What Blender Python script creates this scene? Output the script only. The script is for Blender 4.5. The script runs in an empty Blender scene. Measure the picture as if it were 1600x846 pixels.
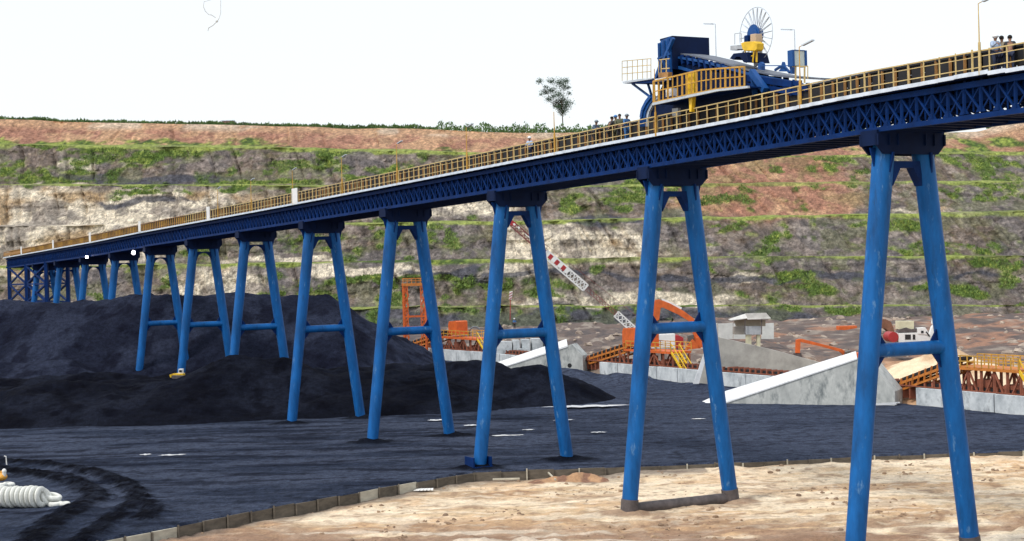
import bpy, bmesh, math, random
import numpy as np
from mathutils import Vector, Matrix
random.seed(7); R = math.radians
scene = bpy.context.scene
# ------------------------------------------------------------------ camera, world, sun, exposure
CAMZ, F = 14.8, 2400.0
cam = bpy.data.objects.new('camera', bpy.data.cameras.new('camera'))
scene.collection.objects.link(cam); scene.camera = cam
cam.matrix_world = Matrix.Translation((0, 0, CAMZ)) @ Matrix.Rotation(R(90), 4, 'X') @ Matrix.Rotation(R(-1.49), 4, 'Z')
cam.data.sensor_width = 36; cam.data.lens = 54
cam.data.clip_start = 0.5; cam.data.clip_end = 9000
w = bpy.data.worlds.new('World'); scene.world = w; w.use_nodes = True
nt = w.node_tree; nt.nodes.clear()
out = nt.nodes.new('ShaderNodeOutputWorld'); add = nt.nodes.new('ShaderNodeAddShader')
b1 = nt.nodes.new('ShaderNodeBackground'); b2 = nt.nodes.new('ShaderNodeBackground')
sky = nt.nodes.new('ShaderNodeTexSky'); sky.sky_type = 'NISHITA'; sky.sun_disc = False
SUN_EL, SUN_AZ = R(52), R(-128)          # azimuth from +Y towards +X
sky.sun_elevation = SUN_EL; sky.sun_rotation = SUN_AZ; sky.dust_density = 3
b1.inputs[1].default_value = 0.06
b2.inputs[0].default_value = (0.97, 0.99, 1.0, 1); b2.inputs[1].default_value = 0.86
nt.links.new(sky.outputs[0], b1.inputs[0]); nt.links.new(b1.outputs[0], add.inputs[0])
nt.links.new(b2.outputs[0], add.inputs[1]); nt.links.new(add.outputs[0], out.inputs[0])
sl = bpy.data.lights.new('sun', 'SUN'); sl.energy = 2.0; sl.angle = R(10); sl.color = (1, 0.96, 0.9)
so = bpy.data.objects.new('sun', sl); scene.collection.objects.link(so)
sd = Vector((math.sin(SUN_AZ)*math.cos(SUN_EL), math.cos(SUN_AZ)*math.cos(SUN_EL), math.sin(SUN_EL)))
so.rotation_euler = (-sd).to_track_quat('-Z', 'Y').to_euler(); so.location = (0, 0, 80)
scene.view_settings.view_transform = 'Standard'; scene.view_settings.look = 'None'
scene.view_settings.exposure = 0.0; scene.view_settings.gamma = 1
scene.cycles.max_bounces = 5; scene.cycles.use_denoising = True

# ------------------------------------------------------------------ photograph geometry -> world
def corr(x, y): return x - 0.026*(y-423), y + 0.026*(x-800)
def at(x, y, Y):
    a, b = corr(x, y); return Vector(((a-800)*Y/F, Y, CAMZ+(423-b)*Y/F))
def gnd(x, y, z=0.0):
    a, b = corr(x, y); Y = (CAMZ-z)*F/(b-423); return Vector(((a-800)*Y/F, Y, z))
def ray(x, y):
    a, b = corr(x, y); return Vector(((a-800)/F, 1, (423-b)/F))
class Frame:
    """a vertical plane through O along horizontal direction d"""
    def __init__(s, O, d):
        s.O = Vector(O); s.d = Vector((d[0], d[1], 0)).normalized(); s.n = Vector((s.d.y, -s.d.x, 0))
        if s.n.y < 0: s.n = -s.n                       # n points away from the camera
    def pt(s, x, y, w=0.0):
        r = ray(x, y); O = s.O + s.n*w
        t = (O.x*s.n.x + O.y*s.n.y)/(r.x*s.n.x + r.y*s.n.y)
        return Vector((r.x*t, r.y*t, CAMZ + r.z*t))

# ------------------------------------------------------------------ noise
rng = np.random.RandomState(5); TB = rng.rand(512, 512)
def vn(x, y):
    xi = np.floor(x).astype(int); yi = np.floor(y).astype(int); fx = x-xi; fy = y-yi
    fx = fx*fx*(3-2*fx); fy = fy*fy*(3-2*fy); a = xi % 512; b = (xi+1) % 512; c = yi % 512; d = (yi+1) % 512
    return (TB[a, c]*(1-fx)+TB[b, c]*fx)*(1-fy)+(TB[a, d]*(1-fx)+TB[b, d]*fx)*fy
def fbm(x, y, o=4, g=0.5):
    s = 0; a = 1; t = 0
    for i in range(o):
        s = s + a*vn(x*2**i+17.3*i, y*2**i+31.7*i); t += a; a *= g
    return s/t
def sst(a, b, x):
    t = np.clip((x-a)/(b-a), 0, 1); return t*t*(3-2*t)

# ------------------------------------------------------------------ materials
MATS = {}
def mat(name, col, rough=0.7, var=0.25, scale=1.0, dark=None, metal=0.0, bump=0.0, stretch=(1, 1, 1), emit=None, spec=0.5, thr=(0.45, 0.7)):
    if name in MATS: return MATS[name]
    m = bpy.data.materials.new(name); m.use_nodes = True; MATS[name] = m
    t = m.node_tree; p = t.nodes['Principled BSDF']; L = t.links.new
    p.inputs['Roughness'].default_value = rough; p.inputs['Metallic'].default_value = metal
    p.inputs['Specular IOR Level'].default_value = spec
    tc = t.nodes.new('ShaderNodeTexCoord'); mp = t.nodes.new('ShaderNodeMapping'); L(tc.outputs['Object'], mp.inputs[0])
    mp.inputs['Scale'].default_value = stretch
    n = t.nodes.new('ShaderNodeTexNoise'); n.inputs['Scale'].default_value = scale; n.inputs['Detail'].default_value = 6
    n.inputs['Roughness'].default_value = 0.65; L(mp.outputs[0], n.inputs['Vector'])
    r = t.nodes.new('ShaderNodeValToRGB'); c = Vector(col)
    d = Vector(dark) if dark else c*(1-var)
    r.color_ramp.elements[0].position = thr[0]-0.15; r.color_ramp.elements[0].color = (*d, 1)
    r.color_ramp.elements[1].position = thr[1]; r.color_ramp.elements[1].color = (*[min(1, v) for v in (c if dark else c*(1+var*0.5))], 1)
    L(n.outputs[0], r.inputs[0]); L(r.outputs[0], p.inputs['Base Color'])
    if bump:
        b = t.nodes.new('ShaderNodeBump'); b.inputs['Strength'].default_value = 1; b.inputs['Distance'].default_value = bump
        L(n.outputs[0], b.inputs['Height']); L(b.outputs[0], p.inputs['Normal'])
    if emit:
        p.inputs['Emission Color'].default_value = (*emit[0], 1); p.inputs['Emission Strength'].default_value = emit[1]
    return m
def colmat(name, rough=0.9, amp=0.35, s1=0.5, s2=4.0, bump=0.15, spec=0.3):
    """colour comes from the mesh's per-vertex ground-cover colour, broken up by two noises"""
    m = bpy.data.materials.new(name); m.use_nodes = True; t = m.node_tree; p = t.nodes['Principled BSDF']; L = t.links.new
    p.inputs['Roughness'].default_value = rough; p.inputs['Specular IOR Level'].default_value = spec
    a = t.nodes.new('ShaderNodeAttribute'); a.attribute_name = 'Col'
    tc = t.nodes.new('ShaderNodeTexCoord'); prev = a.outputs['Color']; hs = []
    for s in (s1, s2):
        n = t.nodes.new('ShaderNodeTexNoise'); n.inputs['Scale'].default_value = s; n.inputs['Detail'].default_value = 5
        n.inputs['Roughness'].default_value = 0.7; L(tc.outputs['Object'], n.inputs['Vector'])
        mr = t.nodes.new('ShaderNodeMapRange'); mr.inputs[1].default_value = 0.3; mr.inputs[2].default_value = 0.7
        mr.inputs[3].default_value = 1-amp; mr.inputs[4].default_value = 1+amp; L(n.outputs[0], mr.inputs[0])
        mx = t.nodes.new('ShaderNodeVectorMath'); mx.operation = 'MULTIPLY'; L(prev, mx.inputs[0]); L(mr.outputs[0], mx.inputs[1])
        prev = mx.outputs[0]; hs.append(n.outputs[0])
    L(prev, p.inputs['Base Color'])
    b = t.nodes.new('ShaderNodeBump'); b.inputs['Strength'].default_value = 1; b.inputs['Distance'].default_value = bump
    L(hs[1], b.inputs['Height']); L(b.outputs[0], p.inputs['Normal'])
    return m
PIER = mat('blue pier paint', (0.004, 0.095, 0.31), 0.5, 0.5, 0.8, stretch=(1.5, 1.5, 0.35), spec=.22, thr=(.4, .62))
# pale scuffs on the pier paint
def scuffs(m, col, lo, hi, scale, stretch):
    t = m.node_tree; L = t.links.new; p = t.nodes['Principled BSDF']; src = p.inputs['Base Color'].links[0].from_socket
    tc = t.nodes.new('ShaderNodeTexCoord'); mp = t.nodes.new('ShaderNodeMapping'); mp.inputs['Scale'].default_value = stretch
    n = t.nodes.new('ShaderNodeTexNoise'); n.inputs['Scale'].default_value = scale; n.inputs['Detail'].default_value = 7; n.inputs['Roughness'].default_value = .7
    L(tc.outputs['Object'], mp.inputs[0]); L(mp.outputs[0], n.inputs['Vector'])
    r = t.nodes.new('ShaderNodeMapRange'); r.inputs[1].default_value = lo; r.inputs[2].default_value = hi; L(n.outputs[0], r.inputs[0])
    mx = t.nodes.new('ShaderNodeMix'); mx.data_type = 'RGBA'; mx.inputs['B'].default_value = (*col, 1)
    L(r.outputs[0], mx.inputs['Factor']); L(src, mx.inputs['A']); L(mx.outputs['Result'], p.inputs['Base Color'])
scuffs(PIER, (0.20, 0.36, 0.52), 0.60, 0.80, 2.2, (1, 1, 0.3)); scuffs(PIER, (0.012, 0.045, 0.11), 0.60, 0.78, 1.1, (2, 2, 0.25))
SHADED_BLUE = mat('shaded blue truss paint', (0.001, 0.024, 0.125), 0.6, 0.4, 0.8, spec=.12)  # same blue as the piers, with the girder's shade put into the colour
NAVY2 = mat('dark navy plate', (0.002, 0.011, 0.05), 0.6, 0.3, 0.8, spec=.12)
BLUE = mat('mid blue paint', (0.006, 0.07, 0.26), 0.5, 0.3, 1, spec=.3)
YEL = mat('yellow safety paint', (0.55, 0.31, 0.045), 0.55, 0.35, 1.5)
YELB = mat('bright yellow paint', (0.78, 0.50, 0.02), 0.5, 0.25, 2)
PALEY = mat('pale handrail paint', (0.60, 0.46, 0.20), 0.5, 0.3, 1.2)
BRN = mat('brown stringer paint', (0.36, 0.18, 0.05), 0.6, 0.4, 1.2)
BLACK = mat('rubber black', (0.012, 0.013, 0.017), 0.75, 0.3, 1)
BELT = mat('grey belt cover', (0.13, 0.15, 0.19), 0.6, 0.2, 1)
WHT = mat('weathered white edge', (0.62, 0.70, 0.80), 0.6, 0.25, 1.5)
WPAN = mat('white panel', (0.8, 0.8, 0.78), 0.6, 0.12, 1.2)
GREY = mat('galvanised grey', (0.42, 0.45, 0.48), 0.5, 0.2, 2)
LGREY = mat('pale grey steel', (0.5, 0.56, 0.62), 0.5, 0.2, 2)
RUST = mat('dark bare steel', (0.10, 0.085, 0.085), 0.75, 0.5, 2)
ORG = mat('orange machine paint', (0.62, 0.12, 0.018), 0.55, 0.3, 1.2)
ORGY = mat('orange yellow steel', (0.55, 0.19, 0.03), 0.6, 0.35, 1.2)
RBR = mat('red brown steel', (0.28, 0.09, 0.05), 0.7, 0.4, 1.2)
RED = mat('red paint', (0.36, 0.02, 0.025), 0.5, 0.3, 1)
CWHT = mat('crane white paint', (0.74, 0.75, 0.74), 0.5, 0.15, 1)
CREAM = mat('cream paint', (0.62, 0.6, 0.42), 0.6, 0.2, 1)
CONC = mat('stained concrete', (0.56, 0.58, 0.56), 0.9, 0.3, 0.5, dark=(0.24, 0.26, 0.26), bump=0.05, stretch=(1, 1, .55), thr=(.42, .62))
CONC2 = mat('pale concrete', (0.60, 0.64, 0.66), 0.9, 0.3, 0.5, dark=(0.24, 0.28, 0.31), bump=0.05, thr=(.42, .6))
scuffs(CONC, (0.085, 0.11, 0.12), 0.52, 0.70, 0.5, (1, 1, 0.4)); scuffs(CONC2, (0.16, 0.18, 0.20), 0.56, 0.74, 0.8, (1, 1, 0.6))
COPE = mat('white coping', (0.70, 0.72, 0.74), 0.85, 0.3, 1.2, dark=(.46, .49, .51), thr=(.36, .5))
TYREW = mat('white painted tyre', (0.74, 0.75, 0.70), 0.7, 0.25, 3)
WOODB = mat('weathered board', (0.13, 0.11, 0.085), 0.9, 0.5, 1.0, stretch=(1, 1, 3))
WOODP = mat('pale board', (0.50, 0.47, 0.38), 0.9, 0.3, 1.0, stretch=(1, 1, 3))
GLASS = mat('dark window glass', (0.02, 0.025, 0.03), 0.1, 0.1, 1)
LAMP = mat('lit lamp', (1, 1, 1), 0.5, 0, 1, emit=((1.0, 0.9, 1.0), 14))
WATER = mat('rainwater with painted sky glare', (0.78, 0.80, 0.84), 0.25, 0.1, 1, spec=0.6)  # near-white base colour paints in the sky's reflection on the water
SKIN = mat('skin', (0.24, 0.12, 0.07), 0.6, 0.1, 5)
def cloth(n, c): return mat(n, c, 0.85, 0.2, 6)

# ------------------------------------------------------------------ mesh builder
class MB:
    def __init__(s): s.v = []; s.f = []; s.sm = False
    def add(s, vs, fs):
        b = len(s.v); s.v += [tuple(v) for v in vs]; s.f += [tuple(i+b for i in f) for f in fs]
    def hexa(s, q):   # q: 8 corners, bottom ring then top ring
        s.add(q, [(3, 2, 1, 0), (4, 5, 6, 7), (0, 1, 5, 4), (1, 2, 6, 5), (2, 3, 7, 6), (3, 0, 4, 7)])
    def box(s, x0, x1, y0, y1, z0, z1):
        s.hexa([(x0, y0, z0), (x1, y0, z0), (x1, y1, z0), (x0, y1, z0), (x0, y0, z1), (x1, y0, z1), (x1, y1, z1), (x0, y1, z1)])
    def bar(s, p, q, a, b=None):
        p = Vector(p); q = Vector(q); d = q-p
        if d.length < 1e-6: return
        d.normalize(); b = b or a
        up = Vector((0, 0, 1)) if abs(d.z) < 0.95 else Vector((1, 0, 0))
        x = d.cross(up).normalized()*a/2; y = x.cross(d).normalized()*b/2
        s.hexa([p-x-y, p+x-y, p+x+y, p-x+y, q-x-y, q+x-y, q+x+y, q-x+y])
    def tube(s, p, q, r, r2=None, n=12, cap=True):
        p = Vector(p); q = Vector(q); d = (q-p).normalized(); r2 = r if r2 is None else r2
        up = Vector((0, 0, 1)) if abs(d.z) < 0.95 else Vector((1, 0, 0))
        x = d.cross(up).normalized(); y = x.cross(d)
        vs = []
        for c, rr in ((p, r), (q, r2)):
            vs += [c + (x*math.cos(2*math.pi*i/n)+y*math.sin(2*math.pi*i/n))*rr for i in range(n)]
        fs = [(i, (i+1) % n, n+(i+1) % n, n+i) for i in range(n)]
        if cap: fs += [tuple(range(n-1, -1, -1)), tuple(range(n, 2*n))]
        s.add(vs, fs)
    def path(s, pts, r, n=8):
        for a, b in zip(pts, pts[1:]): s.tube(a, b, r, n=n)
    def prism(s, poly, off):
        n = len(poly); off = Vector(off)
        s.add([Vector(p) for p in poly]+[Vector(p)+off for p in poly],
              [tuple(range(n-1, -1, -1)), tuple(range(n, 2*n))]+[(i, (i+1) % n, n+(i+1) % n, n+i) for i in range(n)])
    def slab(s, fr, px, w0, w1): s.prism([fr.pt(x, y, w0) for x, y in px], fr.n*(w1-w0))
    def ball(s, c, rx, ry, rz, n=10, m=7):
        vs = [(c[0], c[1], c[2]+rz)]
        for j in range(1, m):
            t = math.pi*j/m
            vs += [(c[0]+rx*math.sin(t)*math.cos(2*math.pi*i/n), c[1]+ry*math.sin(t)*math.sin(2*math.pi*i/n), c[2]+rz*math.cos(t)) for i in range(n)]
        vs.append((c[0], c[1], c[2]-rz)); fs = [(0, 1+i, 1+(i+1) % n) for i in range(n)]
        for j in range(m-2): fs += [(1+j*n+i, 1+(j+1)*n+i, 1+(j+1)*n+(i+1) % n, 1+j*n+(i+1) % n) for i in range(n)]
        e = len(vs)-1; fs += [(e, 1+(m-2)*n+(i+1) % n, 1+(m-2)*n+i) for i in range(n)]
        s.add(vs, fs)
    def build(s, name, m, parent=None, origin=None, smooth=False, bevel=0):
        me = bpy.data.meshes.new(name); o0 = Vector(origin) if origin is not None else (world_loc(parent) if parent else Vector())
        me.from_pydata([tuple(Vector(v)-o0) for v in s.v], [], s.f); me.update()
        bm = bmesh.new(); bm.from_mesh(me); bmesh.ops.recalc_face_normals(bm, faces=bm.faces); bm.to_mesh(me); bm.free()
        if m: me.materials.append(m)
        o = bpy.data.objects.new(name, me); scene.collection.objects.link(o)
        if parent: o.parent = parent
        if origin is not None and not parent: o.location = o0
        if smooth:
            for p in me.polygons: p.use_smooth = True
            me.set_sharp_from_angle(angle=R(40))
        if bevel:
            b = o.modifiers.new('bevel', 'BEVEL'); b.width = bevel; b.segments = 2; b.limit_method = 'ANGLE'
        return o
def world_loc(o):
    v = Vector()
    while o: v += Vector(o.location); o = o.parent
    return v
def tag(o, label=None, cat=None, group=None, kind=None):
    if label: o['label'] = label
    if cat: o['category'] = cat
    if group: o['group'] = group
    if kind: o['kind'] = kind
    return o
def empty(name, loc, label, cat, group=None):
    o = bpy.data.objects.new(name, None); scene.collection.objects.link(o); o.location = loc
    return tag(o, label, cat, group)
def grid_obj(name, X, Y, Z, col, m, smooth=True, kind='structure'):
    """regular grid mesh from 2D arrays, with the ground-cover colour per vertex"""
    r, c = X.shape; me = bpy.data.meshes.new(name); n = r*c
    me.vertices.add(n); me.vertices.foreach_set('co', np.stack([X, Y, Z], -1).astype(np.float32).ravel())
    idx = np.arange(n).reshape(r, c); q = np.stack([idx[:-1, :-1], idx[:-1, 1:], idx[1:, 1:], idx[1:, :-1]], -1).reshape(-1, 4)
    k = len(q); me.loops.add(k*4); me.polygons.add(k)
    me.loops.foreach_set('vertex_index', q.astype(np.int32).ravel())
    me.polygons.foreach_set('loop_start', np.arange(0, k*4, 4, dtype=np.int32))
    try: me.polygons.foreach_set('loop_total', np.full(k, 4, dtype=np.int32))
    except Exception: pass
    me.update(calc_edges=True); me.validate()
    me.polygons.foreach_set('use_smooth', np.full(len(me.polygons), smooth))
    if col is not None:
        a = me.color_attributes.new('Col', 'FLOAT_COLOR', 'POINT')
        rgba = np.ones((n, 4), np.float32); rgba[:, :3] = np.clip(col.reshape(-1, 3), 0, 1); a.data.foreach_set('color', rgba.ravel())
    me.materials.append(m); o = bpy.data.objects.new(name, me); scene.collection.objects.link(o)
    if kind: o['kind'] = kind
    return o
def lerpc(A, B, t): return A*(1-t[..., None])+np.array(B)*t[..., None]
def const(shape, c): return np.ones(shape+(3,))*np.array(c)

# ================================================================== PIT WALL (benched quarry face)
def bench_y(px, vals): return np.interp(px, [-700, 0, 400, 800, 1200, 1600, 2300], [vals[0]]+vals+[vals[-1]])
u = np.concatenate([np.linspace(-900, -40, 60), np.linspace(-38, 1638, 1150), np.linspace(1642, 2500, 60)])
knots = [  # (photo rows at x = 0,400,800,1200,1600), distance, kind of surface below the knot
    ([520, 520, 510, 508, 512], 328), ([481, 481, 480, 478, 478], 336), ([480, 480, 478, 477, 477], 351),
    ([417, 412, 406, 402, 400], 364), ([416, 411, 405, 401, 399], 380), ([353, 351, 347, 339, 331], 394),
    ([351, 349, 345, 337, 329], 410), ([290, 290, 293, 287, 284], 427), ([288, 288, 291, 285, 282], 443),
    ([226, 231, 240, 246, 238], 460), ([224, 228, 238, 244, 236], 474), ([187, 197, 207, 210, 206], 500)]
sub = [26, 4, 42, 4, 42, 4, 42, 4, 38, 3, 30]
rowsY, rowsZ, K, Fr = [], [], [], []
wander = (fbm(u/260.0, u*0+3.1, 3)-0.5)*16
def kn(i):
    v, Yd = knots[i]
    yy = bench_y(u, v) + (vn(u/55.0, u*0+7.7*i)-0.5)*(3.0 if i > 1 else 8) + 0.026*(u-800)
    if i == 11: yy = yy - 26*sst(1528, 1610, u) + 3*sst(1000, 1200, u)*(1-sst(1400, 1500, u))
    Y = Yd + wander*(0.4+0.06*i); return Y, CAMZ+(423-yy)*Y/F
kk = [kn(i) for i in range(12)]
for i in range(11):
    for j in range(sub[i]):
        f = j/sub[i]; rowsY.append(kk[i][0]*(1-f)+kk[i+1][0]*f); rowsZ.append(kk[i][1]*(1-f)+kk[i+1][1]*f)
        K.append(i); Fr.append(f)
rowsY.append(kk[11][0]); rowsZ.append(kk[11][1]); K.append(10); Fr.append(1.0)
for k, (dy, dz) in enumerate([(8, .6), (25, 1.0), (60, .5), (140, -1), (400, -8), (1500, -60)]):
    rowsY.append(kk[11][0]+dy); rowsZ.append(kk[11][1]+dz); K.append(11); Fr.append(k/6)
PY = np.array(rowsY); PZ = np.array(rowsZ); K = np.array(K)[:, None]*np.ones_like(PY); Fr = np.array(Fr)[:, None]*np.ones_like(PY)
U = np.ones_like(PY)*u; PX = (U-800)/F*PY
face = (K % 2 == 0)*(K < 10.5); band = (K//2)
env = face*np.sqrt(np.clip(np.sin(np.pi*Fr), 0, 1))
d = (fbm(PX/11, PZ/7, 4)-0.5)*7 + (fbm(PX/2.4+9, PZ/2.2, 5, .6)-0.5)*2.8
strat = vn(PX/40+3, PZ/0.9); d += (strat-0.5)*.8*(band < 5)
gul = 1-np.abs(fbm(PX/7+PZ/16, PZ/40+5, 3)-0.5)*2; d += np.clip(gul-0.86, 0, 1)*16; d += (fbm(PX/1.1+5, PZ/3.0, 3)-.5)*.9; d *= 1-.35*sst(1050, 1200, U)
step = vn(PX/30+55, PZ/2.4); d += (np.floor(step*5)/5-0.5)*1.1*(band < 5)
Yd = PY + d*env; Zd = PZ + (fbm(PX/3, PY/3, 3)-0.5)*0.5*(1-face)*(K < 11) + (fbm(PX/30, PY/30, 3)-0.5)*2.0*(K > 10.5)
# photo row of every vertex (where the ground covers lie)
V = 423-(PZ-CAMZ)*F/PY-0.026*(U-800)
n1 = fbm(PX/14, PZ/8, 4); n2 = fbm(PX/3.5+4, PZ/2+9, 4); n3 = fbm(PX/1.0, PZ/0.7, 3)
wx = U + (fbm(PX/9+50, PZ/6, 4)-0.5)*90; wy = V + (fbm(PX/9, PZ/6+70, 4)-0.5)*34
def blobs(L):
    s = np.zeros_like(U)
    for cx, cy, rx, ry in L: s = np.maximum(s, 1.25-np.sqrt(((wx-cx)/rx)**2+((wy-cy)/ry)**2))
    return s
GRY = [0.195, 0.170, 0.162]; BRO = [0.215, 0.160, 0.118]; CRM = [0.78, 0.69, 0.54]; RDS = [0.44, 0.215, 0.14]; OCR = [0.60, 0.38, 0.22]
GRN = [0.10, 0.175, 0.025]; YGR = [0.27, 0.33, 0.065]; SEA = [0.07, 0.075, 0.10]; WTH = [0.62, 0.60, 0.57]
C = const(U.shape, GRY); C = lerpc(C, BRO, sst(.42, .6, n1)); C = lerpc(C, [0.36, 0.31, 0.27], sst(.52, .68, n2)*.7)
C = lerpc(C, [0.10, 0.095, 0.10], sst(.48, .28, n2)*.35)
lay = vn(PX/22+n2*2, PZ/0.7+8+fbm(PX/30,PZ/9,3)*4); C = lerpc(C, [0.12, 0.11, 0.12], sst(.72, .85, lay)*.3*(band < 5)); C = lerpc(C, [0.45, 0.40, 0.34], sst(.24, .12, lay)*.3*(band < 4))
n5 = fbm(PX/1.7+31, PZ/1.3, 4); tal = fbm((PX+PZ*.7)/2.4, PZ/9+40, 4)
C = lerpc(C, [0.11, 0.10, 0.105], sst(.48, .34, n5)*.4); C = lerpc(C, [0.38, 0.33, 0.30], sst(.58, .72, n5)*.5); C = lerpc(C, [0.30, 0.24, 0.21], sst(.5, .66, tal)*.5*(band > 0))
cr = blobs([(150, 335, 270, 42), (60, 372, 190, 50), (330, 335, 130, 40), (0, 400, 130, 30), (700, 328, 90, 12), (870, 385, 85, 34), (960, 388, 80, 24),
            (1030, 468, 100, 12), (880, 470, 70, 8), (470, 414, 90, 6), (142, 256, 36, 8), (590, 424, 110, 8), (340, 440, 60, 22), (820, 420, 60, 16), (1470, 330, 70, 5), (1560, 505, 80, 6), (1150, 430, 30, 8)])
n4 = fbm(PX/5+3, PZ/3, 4)
C = lerpc(C, CRM, sst(0, .35, cr)*np.clip(.3+1.3*sst(.36, .58, n4), 0, 1)); C = lerpc(C, [0.45, 0.30, 0.15], sst(.1, .4, cr)*sst(.57, .72, n1)*.8)
jt = np.abs(fbm(PX/1.6+PZ*.12, PZ/6+77, 3)-.5); C = lerpc(C, [0.07, 0.06, 0.055], sst(.03, .0, jt)*.65*face*(band < 5)*sst(.4, .55, fbm(PX/12+6, PZ/5+1, 3)))
crack = np.abs(fbm(PX/3+7, PZ/5, 3)-0.5); C = lerpc(C, [0.16, 0.13, 0.11], sst(.022, .0, crack)*.7*face)
blk = np.abs(vn(PX/1.1+n4*2, PZ/1.4)-.5); C = lerpc(C, [.20, .17, .14], sst(.05, .0, blk)*.6*sst(0, .35, cr)*face)
C = lerpc(C, SEA, sst(0, .4, blobs([(1250, 432, 330, 5), (230, 278, 140, 8), (790, 428, 160, 5), (950, 500, 330, 17), (560, 500, 260, 16), (1150, 500, 160, 14), (230, 312, 70, 5), (960, 350, 60, 6)]))*.85)
rd = np.maximum(blobs([(1180, 270, 165, 70), (1120, 300, 80, 40), (1250, 318, 110, 26), (1560, 196, 150, 20)]), (band >= 5)*1.0-.4)
rd = np.where((band >= 5), np.maximum(rd, .6), rd)
C = lerpc(C, RDS, sst(.05, .5, rd)*.9); C = lerpc(C, OCR, sst(.1, .5, rd)*sst(.44, .6, n2*.5+n1*.5)*.75)
top = sst(.55, .85, Fr)*(K == 10); C = lerpc(C, OCR, top*.75); C = lerpc(C, [0.68, 0.58, 0.46], top*sst(.5, .6, n1)*.6)
# greenery
C = lerpc(C, [0.125, 0.155, 0.045], sst(.43, .58, fbm(PX/8+60, PZ/4+11, 5))*sst(.36, .5, n2)*.40*(band < 5)*(1-sst(0, .3, cr)))
gb = blobs([(60, 226, 420, 9), (220, 240, 110, 15), (120, 258, 60, 12), (30, 262, 40, 12), (60, 282, 60, 10), (520, 257, 36, 20), (560, 282, 40, 8), (620, 262, 36, 10), (690, 240, 30, 6), (250, 297, 70, 7), (370, 290, 50, 6), (580, 376, 34, 18),
            (560, 396, 70, 7), (680, 368, 30, 14), (418, 461, 34, 9), (590, 440, 80, 9), (720, 440, 90, 9), (860, 455, 46, 18), (770, 455, 50, 10), (985, 290, 20, 24), (972, 322, 34, 14), (905, 320, 30, 18), (1170, 458, 30, 13),
            (1240, 450, 60, 10), (1130, 412, 60, 8), (1260, 425, 60, 8), (1210, 428, 36, 8), (1560, 238, 130, 26), (1470, 225, 60, 20), (1300, 240, 70, 13), (1340, 262, 50, 9), (1256, 358, 12, 22), (1190, 362, 20, 22), (1150, 350, 60, 6),
            (1400, 352, 50, 10), (1430, 385, 100, 9), (1550, 388, 110, 9), (1290, 482, 90, 8), (1540, 300, 80, 8), (1480, 455, 60, 12), (1560, 415, 80, 8), (300, 285, 300, 4), (410, 235, 60, 8)])
gm = sst(.05, .5, gb)*np.clip(sst(.38, .60, n4*.6+n2*.4), 0, 1)
gm = np.maximum(gm, sst(.58, .72, fbm(PX/5+88, PZ/3+2, 5))*.7*(band < 5)*(1-sst(0, .3, cr)))
lipmask = 1-((K >= 4)*(K <= 6)*sst(480, 380, U)); lip = np.where(face > 0, sst(.87, .94, Fr+(n2-.5)*.08-.07*(1-sst(.35, .6, fbm(PX/9+31, PZ*0+band*5, 3)))), 1.0)*(K < 9.5)*(K > 0.5) + (K == 0)*sst(.93, .99, Fr+(n2-.5)*.08)
keep = np.clip(.72+.9*sst(.35, .55, fbm(PX/20, PZ*0+band*3, 3)), 0, 1); lipw = lip*keep*lipmask; gm = np.maximum(gm, lipw)
gm = np.maximum(gm, (K == 0)*sst(.12, .0, Fr)*0)
gcol = lerpc(const(U.shape, GRN), YGR, sst(.45, .62, n2*.5+n3*.5)); gcol = lerpc(gcol, [0.055, 0.095, 0.02], sst(.45, .33, n3)*.7); gcol = lerpc(gcol, [.34, .40, .10], lipw*.85*sst(.2, .45, n1))
C = C*(1-gm[..., None])+gcol*gm[..., None]
grain = fbm(PX/.5, PZ/.42, 2); C = C*((0.58+0.58*n3)*(.80+.34*n5)*(.66+.76*grain))[..., None]
C[K > 10.5] = np.array([0.24, 0.25, 0.10])
hill = grid_obj('hillside', PX, Yd, Zd, C, colmat('benched rock face', 0.92, 0.45, 0.7, 2.6, 0.7), smooth=False)
# green tufts on lips and patches, one uncountable cover
def tufts(name, pts, size, colr, label, up=1.0):
    n = len(pts); P = np.repeat(np.array(pts), 3, 0).reshape(n, 3, 3)
    r = np.random.RandomState(3); a = r.rand(n)*6.28; s = size*(.5+r.rand(n))
    P[:, 0, 0] -= np.cos(a)*s*.5; P[:, 1, 0] += np.cos(a)*s*.5; P[:, 0, 1] -= np.sin(a)*s*.5; P[:, 1, 1] += np.sin(a)*s*.5
    P[:, 2, 0] += (r.rand(n)-.5)*s; P[:, 2, 2] += s*up*(.6+.6*r.rand(n)); P[:, 2, 1] += (r.rand(n)-.5)*s
    me = bpy.data.meshes.new(name); me.from_pydata(P.reshape(-1, 3).tolist(), [], np.arange(n*3).reshape(-1, 3).tolist())
    me.materials.append(colr); o = bpy.data.objects.new(name, me); scene.collection.objects.link(o)
    return tag(o, label, 'vegetation', kind='stuff')
GT = mat('leafy green', (0.17, 0.25, 0.05), 0.8, 0.3, 0.12, dark=(0.075, 0.14, 0.025))
GT2 = mat('bush green', (0.10, 0.19, 0.045), 0.8, 0.3, 0.3, dark=(0.03, 0.07, 0.02))
sel = np.argwhere((gm > .6) & (lipw < .5) & (K < 10) & (U > -60) & (U < 1660)); rs = np.random.RandomState(8)
sel = sel[rs.permutation(len(sel))[:20000]]
tp = [(PX[a, b]+rs.randn()*.2, Yd[a, b]-.15, Zd[a, b]-.05) for a, b in sel]
tufts('undergrowth', tp, 0.42, GT, 'green grass and low scrub growing along the benches of the pit wall')
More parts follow.
